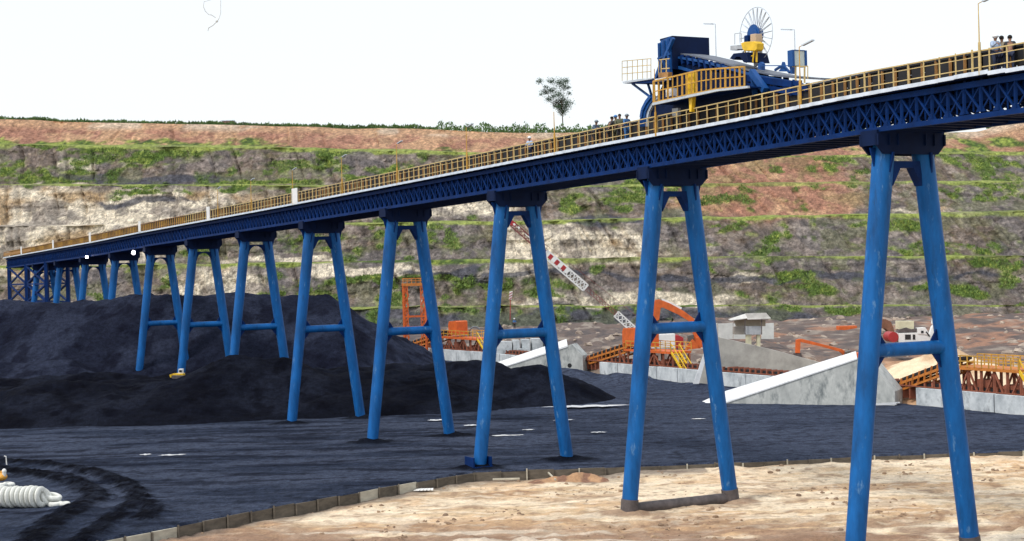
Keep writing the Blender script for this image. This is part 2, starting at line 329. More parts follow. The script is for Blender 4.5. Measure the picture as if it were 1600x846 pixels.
# low bushes along the ridge
bp = []
for i in range(26000):
    x = rs.uniform(-30, 1640); q = int(np.searchsorted(u, x)); q = min(q, len(u)-1)
    dens = .85 if x < 690 else 1.0
    if 1380 < x: dens = .12
    if vn(np.array([x/14.]), np.array([2.2]))[0] > dens+.15: continue
    h = .75 if x < 500 else (1.2 if x < 690 else 3.0)
    hh = h*(.35+.9*vn(np.array([x/9.]), np.array([9.1]))[0]); Y = kk[11][0][q]+rs.uniform(2, 14 if x < 690 else 30)
    bp.append(((x-800)/F*Y, Y, kk[11][1][q]+.3+rs.rand()*hh))
tufts('scrub', bp, 0.6, GT2, 'line of low green bushes along the top of the pit wall')
# lone tree on the ridge
def tree(name, base, H, clumps, label, trunk_r=.22):
    t = empty(name, base, label, 'tree'); B = Vector(base); mb = MB()
    top = B+Vector((-.3, 0, H*.62)); mb.tube(B, B+Vector((-.2, 0, H*.3)), trunk_r, trunk_r*.7, 8); mb.tube(B+Vector((-.2, 0, H*.3)), top, trunk_r*.7, trunk_r*.4, 8)
    pts = []; r = random.Random(4)
    for cx, cz, s in clumps:
        c = B+Vector((cx, r.uniform(-2, 2), cz)); st = B+Vector((-.25, 0, H*r.uniform(.25, .5)))
        mb.tube(st, c, trunk_r*.3, .03, 6)
        for i in range(int(230*s*s)):
            v = Vector((r.gauss(0, 1), r.gauss(0, 1), r.gauss(0, .75)))*s*.56; pts.append(c+v)
    mb.build('trunk', mat('bark', (.12, .09, .06), .9), t)
    cm = MB()
    for p in pts:
        a = r.uniform(0, 6.28); s = r.uniform(.12, .3)
        e = Vector((math.cos(a), math.sin(a), r.uniform(-.6, .6)))*s; g = Vector((-math.sin(a), math.cos(a), r.uniform(-.5, .9)))*s
        cm.add([p-e, p-g*.5, p+e, p+g*.5], [(0, 1, 2, 3)])
    cm.build('crown', mat('tree leaf', (.13, .22, .14), .7, dark=(.05, .10, .06), scale=.5), t)
TY = 516; tb = at(880, 203, TY); sc = TY/F
cl = [((x-880)*sc, (203-y)*sc, s) for x, y, s in [(845, 127, 1.1), (855, 135, .8), (863, 127, 1.3), (876, 130, 1.7), (882, 137, 1.5), (886, 126, 1.2), (853, 143, 1.5), (864, 140, 1.4), (866, 150, .8), (859, 155, 1.2), (874, 149, 1.6),
      (880, 157, 1.7), (871, 159, 1.3), (888, 163, 1.6), (877, 166, 1.4), (884, 169, 1.3), (873, 168, 1.0), (880, 175, 1.5), (891, 146, .8), (890, 138, .7), (846, 148, .5), (868, 165, .8)]]
tree('tree', tb, 17, cl, 'lone slender tree with sparse clumps of leaves on the ridge')
# small shed on the ridge
s0 = at(357, 197.5, 505); sh = empty('ridge_shed', s0, 'small reddish shed standing on the ridge at the left', 'shed')
mb = MB(); mb.box(s0.x-1.9, s0.x+1.9, s0.y-1, s0.y+1.5, s0.z-.5, s0.z+1.6); mb.build('wall', mat('dull red wall', (.42, .24, .2), .8), sh)
mb = MB(); mb.box(s0.x-2.1, s0.x+2.1, s0.y-1.3, s0.y+1.7, s0.z+1.6, s0.z+1.85); mb.build('roof', WHT, sh)

# ================================================================== GROUND
curb = [(-90, 5), (-45, 58), (-24.1, 87.5), (-15.8, 98.9), (-7.2, 109.3), (-3.2, 113.6), (8.5, 114.6), (16.9, 115.2), (27.2, 117.0), (38.7, 117.5), (62, 118.5), (120, 120)]
cX = np.array([c[0] for c in curb]); cY = np.array([c[1] for c in curb])
def curbY(X): return np.interp(X, cX, cY)
WL = lambda Y: 120.9-0.51*Y          # line of the low concrete wall
gx = np.concatenate([np.linspace(-900, -200, 20), np.linspace(-180, -34, 60), np.linspace(-33, 48, 560), np.linspace(48.6, 200, 130), np.linspace(220, 900, 20)])
gy = np.concatenate([np.linspace(-300, 40, 12), np.linspace(50, 77, 20), np.linspace(77.3, 119, 330), np.linspace(119.5, 345, 330), np.linspace(350, 420, 6)])
GX, GY = np.meshgrid(gx, gy)
beh = sst(-2, 4, (GX-WL(GY))*.89)*sst(119, 126, GY)      # behind the low wall
roll = (fbm(GX/9, GY/9, 4)-.5)
front = 1-sst(117, 121, GY)
track = fbm(GX/9+GY/40, GY/1.3, 4)
G1 = -0.72 + roll*.4*front + .38*sst(3, 10, GX)*sst(5, .5, curbY(GX)-GY)*front + (fbm(GX/1.6, GY/1.2, 4)-.5)*.34*front + (track-.5)*.35*front*sst(93, 84, GY)
G2 = .5 + 2.3*sst(190, 330, GY) + (fbm(GX/12+5, GY/14, 4)-.5)*2.0*sst(165, 215, GY) + (fbm(GX/2.5, GY/2.5, 4)-.5)*.9
GZ = G1*(1-beh)+G2*beh
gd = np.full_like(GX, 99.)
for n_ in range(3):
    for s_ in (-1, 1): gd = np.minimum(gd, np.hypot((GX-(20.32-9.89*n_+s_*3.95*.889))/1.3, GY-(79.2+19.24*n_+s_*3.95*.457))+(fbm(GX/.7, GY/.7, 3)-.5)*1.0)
GZ += .30*np.exp(-(gd/.9)**2)
GZ += (fbm(GX/.7, GY/.6, 4)-.5)*.5*sst(100, 88, GY)*front*sst(.42, .55, fbm(GX/5+2, GY/4, 3))
a1 = fbm(GX/6, GY/5+20, 5); a2 = fbm(GX/1.2+40, GY/.55, 4); a3 = fbm(GX/14+11, GY/2.0, 4)
GC = const(GX.shape, [0.58, 0.43, 0.27])
GC = lerpc(GC, [0.72, 0.59, 0.42], sst(.42, .6, a3)); GC = lerpc(GC, [0.52, 0.30, 0.14], sst(.50, .64, a1)*.5)
a4 = fbm(GX/.5, GY/.4, 4); a5 = fbm(GX/3+5, GY/1.6+3, 5)
GC = lerpc(GC, [0.28, 0.17, 0.10], sst(.54, .68, a5)*.5); GC = lerpc(GC, [0.20, 0.12, 0.08], sst(.58, .7, a4)*.55); GC = lerpc(GC, [0.76, 0.66, 0.51], sst(.56, .68, a2)*.5)
low = sst(99, 88, GY-.12*np.clip(20-GX, 0, 40)+3); GC = lerpc(GC, [0.24, 0.145, 0.095], low*sst(.37, .50, a1*.4+a5*.6)*.9); GC = lerpc(GC, [0.72, 0.64, 0.52], low*sst(.6, .66, a3)*.6)
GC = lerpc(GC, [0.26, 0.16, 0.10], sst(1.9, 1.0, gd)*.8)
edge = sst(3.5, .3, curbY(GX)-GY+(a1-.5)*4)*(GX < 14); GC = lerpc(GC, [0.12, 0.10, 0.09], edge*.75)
b1_ = fbm(GX/10, GY/9+30, 4); b2_ = fbm(GX/2.2, GY/4, 4)
GB = const(GX.shape, [0.130, 0.100, 0.088]); GB = lerpc(GB, [0.27, 0.15, 0.10], sst(.54, .66, b1_)*sst(15, 50, GX)); GB = lerpc(GB, [0.30, 0.26, 0.22], sst(.60, .70, b2_)*.7); GB = lerpc(GB, [.07, .062, .065], sst(.46, .34, b2_)*.7)
GB = lerpc(GB, [0.55, 0.28, 0.13], sst(25, 45, GX)*sst(235, 190, GY)*sst(.4, .55, b2_)*.8)
GC = GC*(1-beh[..., None])+GB*beh[..., None]
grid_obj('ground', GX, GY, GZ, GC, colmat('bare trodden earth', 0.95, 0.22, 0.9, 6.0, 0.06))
# coal yard (raised 0.7 m behind the board kerb)
cx_ = np.concatenate([np.linspace(-190, -60, 60), np.linspace(-59.5, 61, 760)])
rows = np.concatenate([np.linspace(0, .45, 300)**1.0, np.linspace(.455, 1, 120)])
c0 = curbY(cx_)+.05; c1 = np.minimum(np.maximum((120.9-cx_)/.51-.2, c0+.1), 318)
TX = np.ones((len(rows), len(cx_)))*cx_; TY_ = c0+(c1-c0)*rows[:, None]
tk = [[(-30, 716), (0, 724), (70, 728), (140, 739), (190, 755), (214, 774)], [(-30, 730), (0, 738), (60, 743), (110, 753), (142, 768), (150, 780), (120, 798), (85, 820), (50, 850)],
      [(214, 774), (205, 792), (170, 816), (120, 850)], [(214, 774), (232, 790), (240, 802), (225, 812)]]
berm = np.zeros_like(TX); bdist = np.full_like(TX, 99.)
for ln, wd, hgt in zip(tk, (1.1, 1.3, .9, .8), (.42, .40, .28, .22)):
    P = [gnd(*p) for p in ln]
    for p, q in zip(P, P[1:]):
        dx, dy = q.x-p.x, q.y-p.y; t = np.clip(((TX-p.x)*dx+(TY_-p.y)*dy)/(dx*dx+dy*dy), 0, 1)
        dd = np.hypot(TX-p.x-t*dx, TY_-p.y-t*dy)+(fbm(TX/1.2, TY_/1.2, 3)-.5)*.8+(fbm(TX/.35, TY_/.3, 3)-.5)*.7
        berm = np.maximum(berm, hgt*np.exp(-(dd/wd)**2)); bdist = np.minimum(bdist, dd/wd)
rut = fbm(TX/9+TY_/30, TY_/.9, 4)
TZ = 0.0+(fbm(TX/14, TY_/10, 3)-.5)*.24+(rut-.5)*.07+(fbm(TX/.8, TY_/.8, 3)-.5)*.09 + berm*.8
bk = (TX-WL(TY_)); TZ += 1.0*np.exp(-((bk+4.5)/3.0)**2)*sst(.35, .6, fbm(TX/5, TY_/6, 3))*sst(160, 172, TY_)*sst(240, 225, TY_)
TZ[0] = -.1
feet = []
for n_ in range(6):
    for s_ in (-1, 1): feet.append((20.32-9.89*n_+s_*3.9*.889, 79.2+19.24*n_+s_*3.9*.457))
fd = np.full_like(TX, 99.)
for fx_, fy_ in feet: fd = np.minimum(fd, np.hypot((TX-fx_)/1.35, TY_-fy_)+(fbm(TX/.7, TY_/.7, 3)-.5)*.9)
TZ += .38*np.exp(-(fd/.95)**2)
s1 = fbm(TX/16, TY_/3.5, 4); s2 = fbm(TX/5+9, TY_/1.0, 4)
s3 = fbm(TX/.7, TY_/.5, 4)
TC = const(TX.shape, [0.026, 0.035, 0.060]); TC = lerpc(TC, [0.052, 0.065, 0.102], np.clip(sst(.40, .58, s1)+.6*sst(-6, 14, TX), 0, 1)); TC = lerpc(TC, [0.006, 0.008, 0.017], sst(.46, .34, s2)*.7*(1-.6*sst(-6, 14, TX))); TC = lerpc(TC, [0.004, 0.005, 0.010], sst(.55, .7, s3)*.5)
TC = lerpc(TC, [0.05, 0.062, 0.095], sst(.60, .72, s2)*.5)
TZ += (fbm(TX/.4, TY_/.4, 3)-.5)*.35*sst(1.5, .6, bdist)
TC = lerpc(TC, [0.0025, 0.003, 0.006], sst(1.0, .6, bdist)*(.70+.28*sst(.35, .6, s3)))
COALM = colmat('coal fines', 0.9, 0.45, 1.6, 6.0, 0.16, spec=0.03)
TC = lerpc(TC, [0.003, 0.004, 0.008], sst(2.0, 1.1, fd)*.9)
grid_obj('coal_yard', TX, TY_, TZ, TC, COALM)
# coal piles
def pile(name, segs, x0, x1, y0, y1, st, label, rough=1.0, lum=1.0):
    X, Y = np.meshgrid(np.arange(x0, x1, st), np.arange(y0, y1, st)); H = np.full_like(X, -3.)
    for (ax, ay, az), (bx, by, bz), sl_ in segs:
        dx, dy = bx-ax, by-ay; t = np.clip(((X-ax)*dx+(Y-ay)*dy)/(dx*dx+dy*dy+1e-6), 0, 1)
        dd = np.hypot(X-ax-t*dx, Y-ay-t*dy); h = az*(1-t)+bz*t-sl_*np.sqrt(dd**2+.8)+.5*sl_
        H = np.maximum(H, h)+.15*np.exp(-np.abs(H-h)*2)
    H += ((fbm(X/7, Y/7, 4)-.5)*1.8+(fbm(X/1.6+4, Y/1.6, 4)-.5)*.75)*rough*sst(-.5, 1.5, H)
    H = np.maximum(H, -.6); n = fbm(X/6+4, Y/6, 4); m = fbm(X/2, Y/2+7, 4)
    Cc = const(X.shape, [0.0070, 0.0088, 0.017]); Cc = lerpc(Cc, [0.014, 0.0175, 0.031], sst(.45, .62, n)); Cc = lerpc(Cc, [0.003, 0.0035, 0.008], sst(.48, .36, m)*.7)
    o = grid_obj(name, X, Y, H, Cc*lum, COALM, kind=None); return tag(o, label, 'coal pile')
pile('coal_pile', [((-150, 246, 11), (-92, 238, 11.6), .6), ((-92, 238, 11.6), (-64, 229, 12.6), .66), ((-64, 229, 12.6), (-54, 228, 13.0), .72), ((-54, 228, 12.8), (-28, 230, 12.0), .68), ((-28, 230, 12.0), (-19, 234, 6.0), .60),
     ((-84, 214, 4.5), (-62, 212, 3.8), .4)], -180, 5, 195, 285, .42, 'huge black coal pile under the far piers, its long ridge hiding their feet', lum=1.6)
pile('coal_pile', [((-130, 172, 3.6), (-80, 172, 3.9), .30), ((-80, 172, 3.9), (-50, 174, 3.4), .28), ((-50, 174, 3.2), (-33, 173, 3.6), .3), ((-31.5, 173, 6.5), (-26.5, 173.5, 6.3), .50), ((-33, 171, 3.9), (-10, 174, 3.9), .31), ((-80, 169, 3.6), (-33, 169, 3.7), .31),
     ((-10, 178, 4.6), (-3, 178, 5.0), .50), ((-1, 176, 4.0), (2.0, 176, 4.5), .50), ((-120, 198, 3.8), (-50, 196, 2.6), .3), ((-50, 196, 2.6), (-15, 200, 3.2), .3)],
     -150, 14, 150, 222, .34, 'long low black coal pile with a hump, in front of the huge one', lum=.7)
# puddles
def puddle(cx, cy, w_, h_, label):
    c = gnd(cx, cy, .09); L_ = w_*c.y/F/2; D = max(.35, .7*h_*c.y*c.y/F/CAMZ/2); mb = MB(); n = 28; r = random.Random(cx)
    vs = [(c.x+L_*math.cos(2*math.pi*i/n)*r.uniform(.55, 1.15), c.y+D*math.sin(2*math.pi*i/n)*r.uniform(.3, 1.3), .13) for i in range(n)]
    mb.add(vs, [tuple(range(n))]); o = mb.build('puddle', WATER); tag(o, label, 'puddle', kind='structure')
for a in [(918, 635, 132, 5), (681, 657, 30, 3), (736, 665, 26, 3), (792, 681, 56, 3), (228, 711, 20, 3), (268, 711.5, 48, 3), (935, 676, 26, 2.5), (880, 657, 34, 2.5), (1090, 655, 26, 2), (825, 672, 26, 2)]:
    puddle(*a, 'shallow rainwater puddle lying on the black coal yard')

# board kerb between the coal yard and the earth
kb = empty('board_kerb', (8.5, 114.6, -.75), 'low kerb of upright weathered boards holding the edge of the coal yard', 'kerb')
def along(poly, step):
    out_ = []; 
    for (x0, y0), (x1, y1) in zip(poly, poly[1:]):
        L_ = math.hypot(x1-x0, y1-y0); k = max(1, round(L_/step))
        out_ += [((x0+(x1-x0)*i/k, y0+(y1-y0)*i/k), (x0+(x1-x0)*(i+1)/k, y0+(y1-y0)*(i+1)/k)) for i in range(k)]
    return out_
r = random.Random(2); pale_idx = {}
for i, (p, q) in enumerate(along(curb[1:11], 1.9)):
    p = Vector((*p, 0)); q = Vector((*q, 0)); d_ = (q-p).normalized(); nn = Vector((d_.y, -d_.x, 0)); tl = r.uniform(-.04, .04)
    h = r.uniform(-.04, .05) - .08; mb = MB(); a = p+d_*.05-nn*.06; b = q-d_*.05-nn*.06
    mb.hexa([a+Vector((0, 0, -.95)), b+Vector((0, 0, -.95)), b+nn*.1+Vector((0, 0, -.95)), a+nn*.1+Vector((0, 0, -.95)),
             a+nn*tl+Vector((0, 0, h+r.uniform(-.03, .03))), b+nn*tl+Vector((0, 0, h)), b+nn*(.1+tl)+Vector((0, 0, h)), a+nn*(.1+tl)+Vector((0, 0, h))])
    pale = (-30 < p.x < -21) or (-12 < p.x < -6 and r.random() < .75)
    mb.build('board', WOODP if pale else WOODB, kb)
    mb = MB(); mb.bar(p+nn*.12+Vector((0, 0, -1)), p+nn*.12+Vector((0, 0, h+r.uniform(.0, .14))), .10, .10); mb.build('stake', WOODP if (p.x > 0 and i % 2 == 0) else WOODB, kb)

# ================================================================== CONVEYOR BRIDGE
SX, SY, DX, DY = 20.32, 79.2, -9.89, 19.24
SPAN = math.hypot(DX, DY); dr = Vector((DX, DY, 0))/SPAN; nr = Vector((dr.y, -dr.x, 0))     # nr: away from the camera side
def deckz(n):
    return float(np.interp(n, [-1, -.45, -.36, -.25, .1, .5, .8, 1.2, 1.8, 3, 4, 4.6, 7, 8.5, 12.5, 13.2], [23.2, 23.25, 23.38, 23.33, 23.28, 23.1, 23.03, 22.97, 22.79, 22.44, 22.16, 22.0, 21.46, 20.98, 20.15, 20.0]))
def B(n, w_=0.0, z=0.0): return Vector((SX+DX*n, SY+DY*n, deckz(n)+z))+nr*w_
TD = 1.95
def td(n): return float(np.interp(n, [0, 5, 8, 13], [1.95, 1.95, 2.2, 2.2]))
br = empty('conveyor_bridge', (SX, SY, 0), 'long blue steel truss gallery carrying the belt conveyor across the coal yard with yellow handrails', 'conveyor bridge')
N0, N1 = -.95, 13.2
NP = 12
spans = [(-.95, 0)]+[(i, i+1) for i in range(0, 12)]+[(12, 12.46)]
for a, b in spans:
    k = max(2, round((b-a)*(20 if a < 6 else 14))); st = (b-a)/k; mb = MB(); ml = MB()
    for sgn in (-1, 1):
        wv = 1.95*sgn
        mb.bar(B(a, wv, -.32), B(b, wv, -.32), .25, .28); mb.bar(B(a, wv, -td(a)+.12), B(b, wv, -td(a)+.12), .3, .24)
        for i in range(k):
            n0 = a+i*st; n1 = n0+st; m_ = n0+st/2
            mb.bar(B(n0, wv, -.4), B(n0, wv, -td(a)+.2), .26, .1)
            mb.bar(B(n0, wv, -td(a)+.25), B(n1, wv, -.45), .10, .10); mb.bar(B(n0, wv*.98, -.45), B(n1, wv*.98, -td(a)+.25), .07, .07); mb.bar(B(n0+st/2, wv*.97, -.45), B(n0+st/2, wv*.97, -td(a)+.25), .09, .06)
            mb.prism([B(n0-st*.3, wv, -td(a)+.2), B(n0+st*.3, wv, -td(a)+.2), B(n0+st*.1, wv, -td(a)+.5), B(n0-st*.1, wv, -td(a)+.5)], nr*.04*sgn)
    for i in range(k):
        n0 = a+i*st; n1 = n0+st
        ml.bar(B(n0, -1.9, -td(a)+.12), B(n0, 1.9, -td(a)+.12), .2, .22); ml.bar(B(n0, -1.9, -.3), B(n0, 1.9, -.3), .18, .3)
        ml.bar(B(n0, -1.85, -td(a)+.15), B(n1, 1.85, -td(a)+.15), .12, .1); ml.bar(B(n0, 1.85, -td(a)+.15), B(n1, -1.85, -td(a)+.15), .12, .1)
        ml.bar(B(n0+st/2, -1.9, -.35), B(n0+st/2, 1.9, -.35), .15, .3)
        ml.bar(B(n0, -1.9, -.5), B(n0, 1.9, -td(a)+.3), .12, .12); ml.bar(B(n0, 1.9, -.5), B(n0, -1.9, -td(a)+.3), .12, .12)
    for ww in (-1.3, -.65, 0, .65, 1.3): ml.bar(B(a, ww, -.38), B(b, ww, -.38), .12, .2)
    if a >= 4:
        mp4 = MB(); mp4.prism([B(a, -1.78, -.45), B(b, -1.78, -.45), B(b, -1.78, -td(a)+.4), B(a, -1.78, -td(a)+.4)], nr*.03); mp4.build('side_plate', SHADED_BLUE, br)
    mp5 = MB(); zc_ = 1.12 if a < .5 else 1.5; mp5.prism([B(a, -.75, -.42), B(b, -.75, -.42), B(b, -.75, -zc_), B(a, -.75, -zc_)], nr*1.5); mp5.build('return_belt_casing', NAVY2, br)
    mt_ = MB(); mt_.prism([B(a, -1.6, -.3), B(b, -1.6, -.3), B(b, -1.6, -1.08), B(a, -1.6, -1.08)], nr*.05); mt_.build('cable_tray', SHADED_BLUE, br)
    mb.build('side_truss', SHADED_BLUE, br); ml.build('floor_bracing', NAVY2 if a < 4 else SHADED_BLUE, br)
    # stepped deck plates with a pale edge
    md = MB(); me_ = {-1: MB(), 1: MB()}; kk_ = k; s2_ = (b-a)/kk_
    for i in range(kk_):
        n0 = a+i*s2_; n1 = n0+s2_; z = deckz((n0+n1)/2)
        def Q(n, ww, dz): p = B(n, ww); p.z = z+dz; return p
        md.hexa([Q(n0, -2.5, -.12), Q(n1, -2.5, -.12), Q(n1, 2.5, -.12), Q(n0, 2.5, -.12), Q(n0, -2.5, -.02), Q(n1, -2.5, -.02), Q(n1, 2.5, -.02), Q(n0, 2.5, -.02)])
        for s_ in (-1, 1):
            me_[s_].hexa([Q(n0, s_*2.5, -.11), Q(n1, s_*2.5, -.11), Q(n1, s_*2.56, -.11), Q(n0, s_*2.56, -.11), Q(n0, s_*2.5, .08), Q(n1, s_*2.5, .08), Q(n1, s_*2.56, .08), Q(n0, s_*2.56, .08)])
    md.build('deck', NAVY2, br); [me_[q_].build('deck_edge', WHT, br) for q_ in (-1, 1)]
    # handrails, near and far
    for s_ in (-1, 1):
        mh = MB(); wv = 2.42*s_; kp = max(2, round((b-a)*20))
        for i in range(kp):
            n = a+(b-a)*i/kp; tk_ = .075 if i % 4 else .11
            mh.bar(B(n, wv, 0), B(n, wv, 1.12), tk_*.72, tk_*.72)
        if a < 10.2:
            for h_, t_ in ((1.12, .06), (.36, .045)): mh.bar(B(a, wv, h_), B(b, wv, h_), t_, t_)
            if a < 5: mh.bar(B(a, wv, .86), B(b, wv, .86), .035, .035)
        else: mh.bar(B(a, wv, 1.12), B(b, wv, 1.12), .1, .1); mh.bar(B(a, wv, .6), B(b, wv, .6), .08, .5)
        mh.build('handrail', PALEY if a < 6 else BRN, br)
    # belt conveyor: stringers, side covers, belt
    kc = max(2, round((b-a)*22)); sc_ = (b-a)/kc
    for s_ in (-1, 1):
        ms = MB(); mc = MB()
        for i in range(kc):
            n = a+i*sc_
            ms.bar(B(n, 1.25*s_, 0), B(n, 1.25*s_, 1.22), .12, .12)
            mc.prism([B(n+sc_*.10, 1.2*s_, .32), B(n+sc_*.84, 1.2*s_, .32), B(n+sc_*.84, 1.2*s_, 1.16), B(n+sc_*.10, 1.2*s_, 1.16)], nr*-.04*s_)
        ms.bar(B(a, 1.25*s_, .2), B(b, 1.25*s_, .2), .08, .14)
        ms.build('conveyor_frame', BRN if a < 6 else YEL, br)
        o_ = mc.build('side_cover', BLACK, br)
    mb = MB(); mb.hexa([B(a, -1.3, 1.2), B(b, -1.3, 1.2), B(b, 1.3, 1.2), B(a, 1.3, 1.2), B(a, -1.3, 1.30), B(b, -1.3, 1.30), B(b, 1.3, 1.30), B(a, 1.3, 1.30)]); mb.build('belt', BLACK, br)
# white panels fixed to the near handrail
for x in (463, 327, 219, 141, 83, 33):
    xp = x - 0.026*(deckz(5)*0)      # column in the photo
    c = 800 - .0; a_ = (x-.026*(340-423)-800)/F
    n = (SX-a_*SY-2.42*nr.x+a_*2.42*nr.y)/(a_*DY-DX); p = B(n, -2.5); mb = MB(); wd = .55 if x > 400 else .42
    mb.prism([p-dr*wd*1.5+Vector((0, 0, -.05)), p+dr*wd*1.5+Vector((0, 0, -.05)), p+dr*wd*1.5+Vector((0, 0, 1.55)), p-dr*wd*1.5+Vector((0, 0, 1.55))], nr*-.06)
    o = mb.build('white_panel', WPAN, br)

# piers
CAPH = .82
ordn = ['nearest', 'second', 'third', 'fourth', 'fifth', 'sixth', 'seventh', 'eighth', 'ninth', 'tenth', 'eleventh', 'twelfth']
lab = {0: 'blue A-frame pier standing closest, at the right, its feet below the picture edge', 1: 'blue A-frame pier on bare earth with a dark tie tube joining its feet',
       2: 'blue A-frame pier astride the kerb, its left foot in a bolted box bracket', 3: 'blue A-frame pier standing on flat coal ground just beyond the kerb',
       4: 'blue A-frame pier at the front edge of the low coal pile', 5: 'blue A-frame pier rising from the hump of the low coal pile',
       6: 'blue A-frame pier behind the low coal pile, seventh counted from the right', 7: 'blue A-frame pier at the front of the huge coal pile, eighth counted from the right',
       8: 'short looking blue pier with a lit floodlight at its right shoulder, behind the coal ridge', 9: 'short looking blue pier with a lit floodlight at its left shoulder, behind the coal ridge',
       10: 'blue pier behind the coal ridge, between the lit piers and the lattice trestle', 11: 'farthest blue pier, overlapping the dark lattice trestle'}
def pier(n):
    capT = B(n, 0, -td(n)+.1); top = capT.z; ctr = Vector((capT.x, capT.y, 0)); gz = {0: -.75, 1: -.75, 2: -.75}.get(n, -.2)
    t = empty('bridge_pier', (ctr.x, ctr.y, gz), lab[n], 'pier', 'blue steel piers under the conveyor bridge')
    def W(w_, z, s=0.0): return Vector((ctr.x, ctr.y, z))+nr*w_+dr*s
    mb = MB(); z1 = top; z0 = top-CAPH; hw = 2.25
    prof = [(-hw, z1-.003), (hw, z1-.003), (hw, z0+.06), (hw-.45, z0-.4), (-hw+.45, z0-.4), (-hw, z0+.06)]
    mb.prism([W(a, b, -.62) for a, b in prof], dr*.12); mb.prism([W(a, b, .5) for a, b in prof], dr*.12)
    mb.prism([W(-hw, z1-.003, -.5), W(hw, z1-.003, -.5), W(hw, z1-.2, -.5), W(-hw, z1-.2, -.5)], dr*1.0)
    mb.prism([W(-1.1, z0+.35, -.5), W(1.1, z0+.35, -.5), W(1.1, z0-.0, -.5), W(-1.1, z0-.0, -.5)], dr*1.0)
    for a in (-hw, -1.5, -.9, .9, 1.5, hw-.08):
        mb.prism([W(a, z1-.2, -.72), W(a+.08, z1-.2, -.72), W(a+.08, z0+.05, -.72), W(a, z0+.05, -.72)], dr*1.44)
    mb.build('cap', NAVY2, t)
    hb = top - 655*.033+gz*0; zf = gz-.4
    def wl(z): return 1.25+(top-.7-z)/ (21.6)*2.72        # half width of the frame at height z
    for s_ in (-1, 1):
        mb = MB(); zt = z0+.1; zb = gz+(1.0 if n in (0, 1) else 0)
        mb.tube(W(s_*wl(zt), zt), W(s_*wl(zf), zf), .56, .50, n=24)
        leg_ = mb.build('leg', PIER, t, smooth=True)
        if n in (0, 1):
            mb = MB(); mb.tube(W(s_*wl(gz+.95), gz+.95), W(s_*wl(zf), zf-.02), .555, n=24); mb.build('base_sleeve', RUST, leg_, smooth=True)
        if n == 2 and s_ < 0:
            mb = MB(); c = W(s_*wl(gz+.6), 0)
            for a, b in ((-.85, -.6), (.6, .85)): mb.prism([c+dr*-.75+nr*a+Vector((0, 0, gz-.3)), c+dr*-.75+nr*a+Vector((0, 0, gz+1.6)), c+dr*.75+nr*a+Vector((0, 0, gz+1.6)), c+dr*.75+nr*a+Vector((0, 0, gz-.3))], nr*.12)
            mb.prism([c-dr*.8-nr*.8+Vector((0, 0, gz-.3)), c-dr*.8+nr*.8+Vector((0, 0, gz-.3)), c-dr*.8+nr*.8+Vector((0, 0, gz+.9)), c-dr*.8-nr*.8+Vector((0, 0, gz+.9))], dr*.1)
            mb.prism([c-dr*1.1-nr*1.1+Vector((0, 0, gz-.1)), c-dr*1.1+nr*1.1+Vector((0, 0, gz-.1)), c+dr*1.1+nr*1.1+Vector((0, 0, gz-.1)), c+dr*1.1-nr*1.1+Vector((0, 0, gz-.1))], Vector((0, 0, .16)))
            mb.build('foot_bracket', SHADED_BLUE, leg_)
        mb = MB()                                            # gusset under the cap
        mb.prism([W(s_*(wl(zt)+.5), z0-.05, -.05), W(s_*(wl(zt)+.95), z0-.05, -.05), W(s_*(wl(zt)+.62), z0-1.3, -.05), W(s_*(wl(zt)+.5), z0-1.5, -.05)], dr*.1)
        mb.prism([W(s_*wl(zt)-.05, z0-.3, -.75), W(s_*wl(zt)+.05, z0-.3, -.75), W(s_*wl(zt-1.5)+.05, z0-1.6, -.5), W(s_*wl(zt-1.5)-.05, z0-1.6, -.5)], dr*1.2)
        mb.build('gusset', SHADED_BLUE, t)
    # arch plate between the legs
    mb = MB(); za = z0-.75; h2 = wl(za)-.4
    if n > 4:
        k = 8; op = [(h2*math.cos(math.pi*i/k), za-1.1+1.0*math.sin(math.pi*i/k)) for i in range(k+1)]
    else: op = [(h2, za-1.25), (h2*.45, za-.32), (-h2*.45, za-.32), (-h2, za-1.25)]
    for (x0, q0), (x1, q1) in zip(op, op[1:]):
        mb.prism([W(x0, q0, -.28), W(x1, q1, -.28), W(x1*1.0, za+.02, -.28), W(x0*1.0, za+.02, -.28)], dr*.56)
    mb.build('arch_plate', SHADED_BLUE, t)
    zb = at((1427, 1060, 812, 640, 508, 405, 322, 254)[n], (545, 512, 521, 517, 513.5, 511, 507, 505)[n], ctr.y).z if n < 8 else 0
    if zb > 1.5:
        mb = MB(); mb.tube(W(-wl(zb)+.1, zb), W(wl(zb)-.1, zb), .36, n=20); mb.build('cross_brace', PIER, t, smooth=True)
        for s_ in (-1, 1):
            e = wl(zb)-.45
            for q_ in ([W(s_*e, zb+.3, -.05), W(s_*(e-.65), zb+.3, -.05), W(s_*(e-.05), zb+1.15, -.05)], [W(s_*e, zb-.3, -.05), W(s_*(e-.55), zb-.3, -.05), W(s_*(e+.08), zb-1.1, -.05)]):
                mb = MB(); mb.prism(q_, dr*.1); mb.build('brace_gusset', SHADED_BLUE, t)
    if n in (0, 1):
        mb = MB(); zz = gz+.35; mb.tube(W(-wl(zz)+.2, zz), W(wl(zz)-.2, zz), .36, n=20); mb.build('foot_tie', RUST, t, smooth=True)
for n in range(12): pier(n)
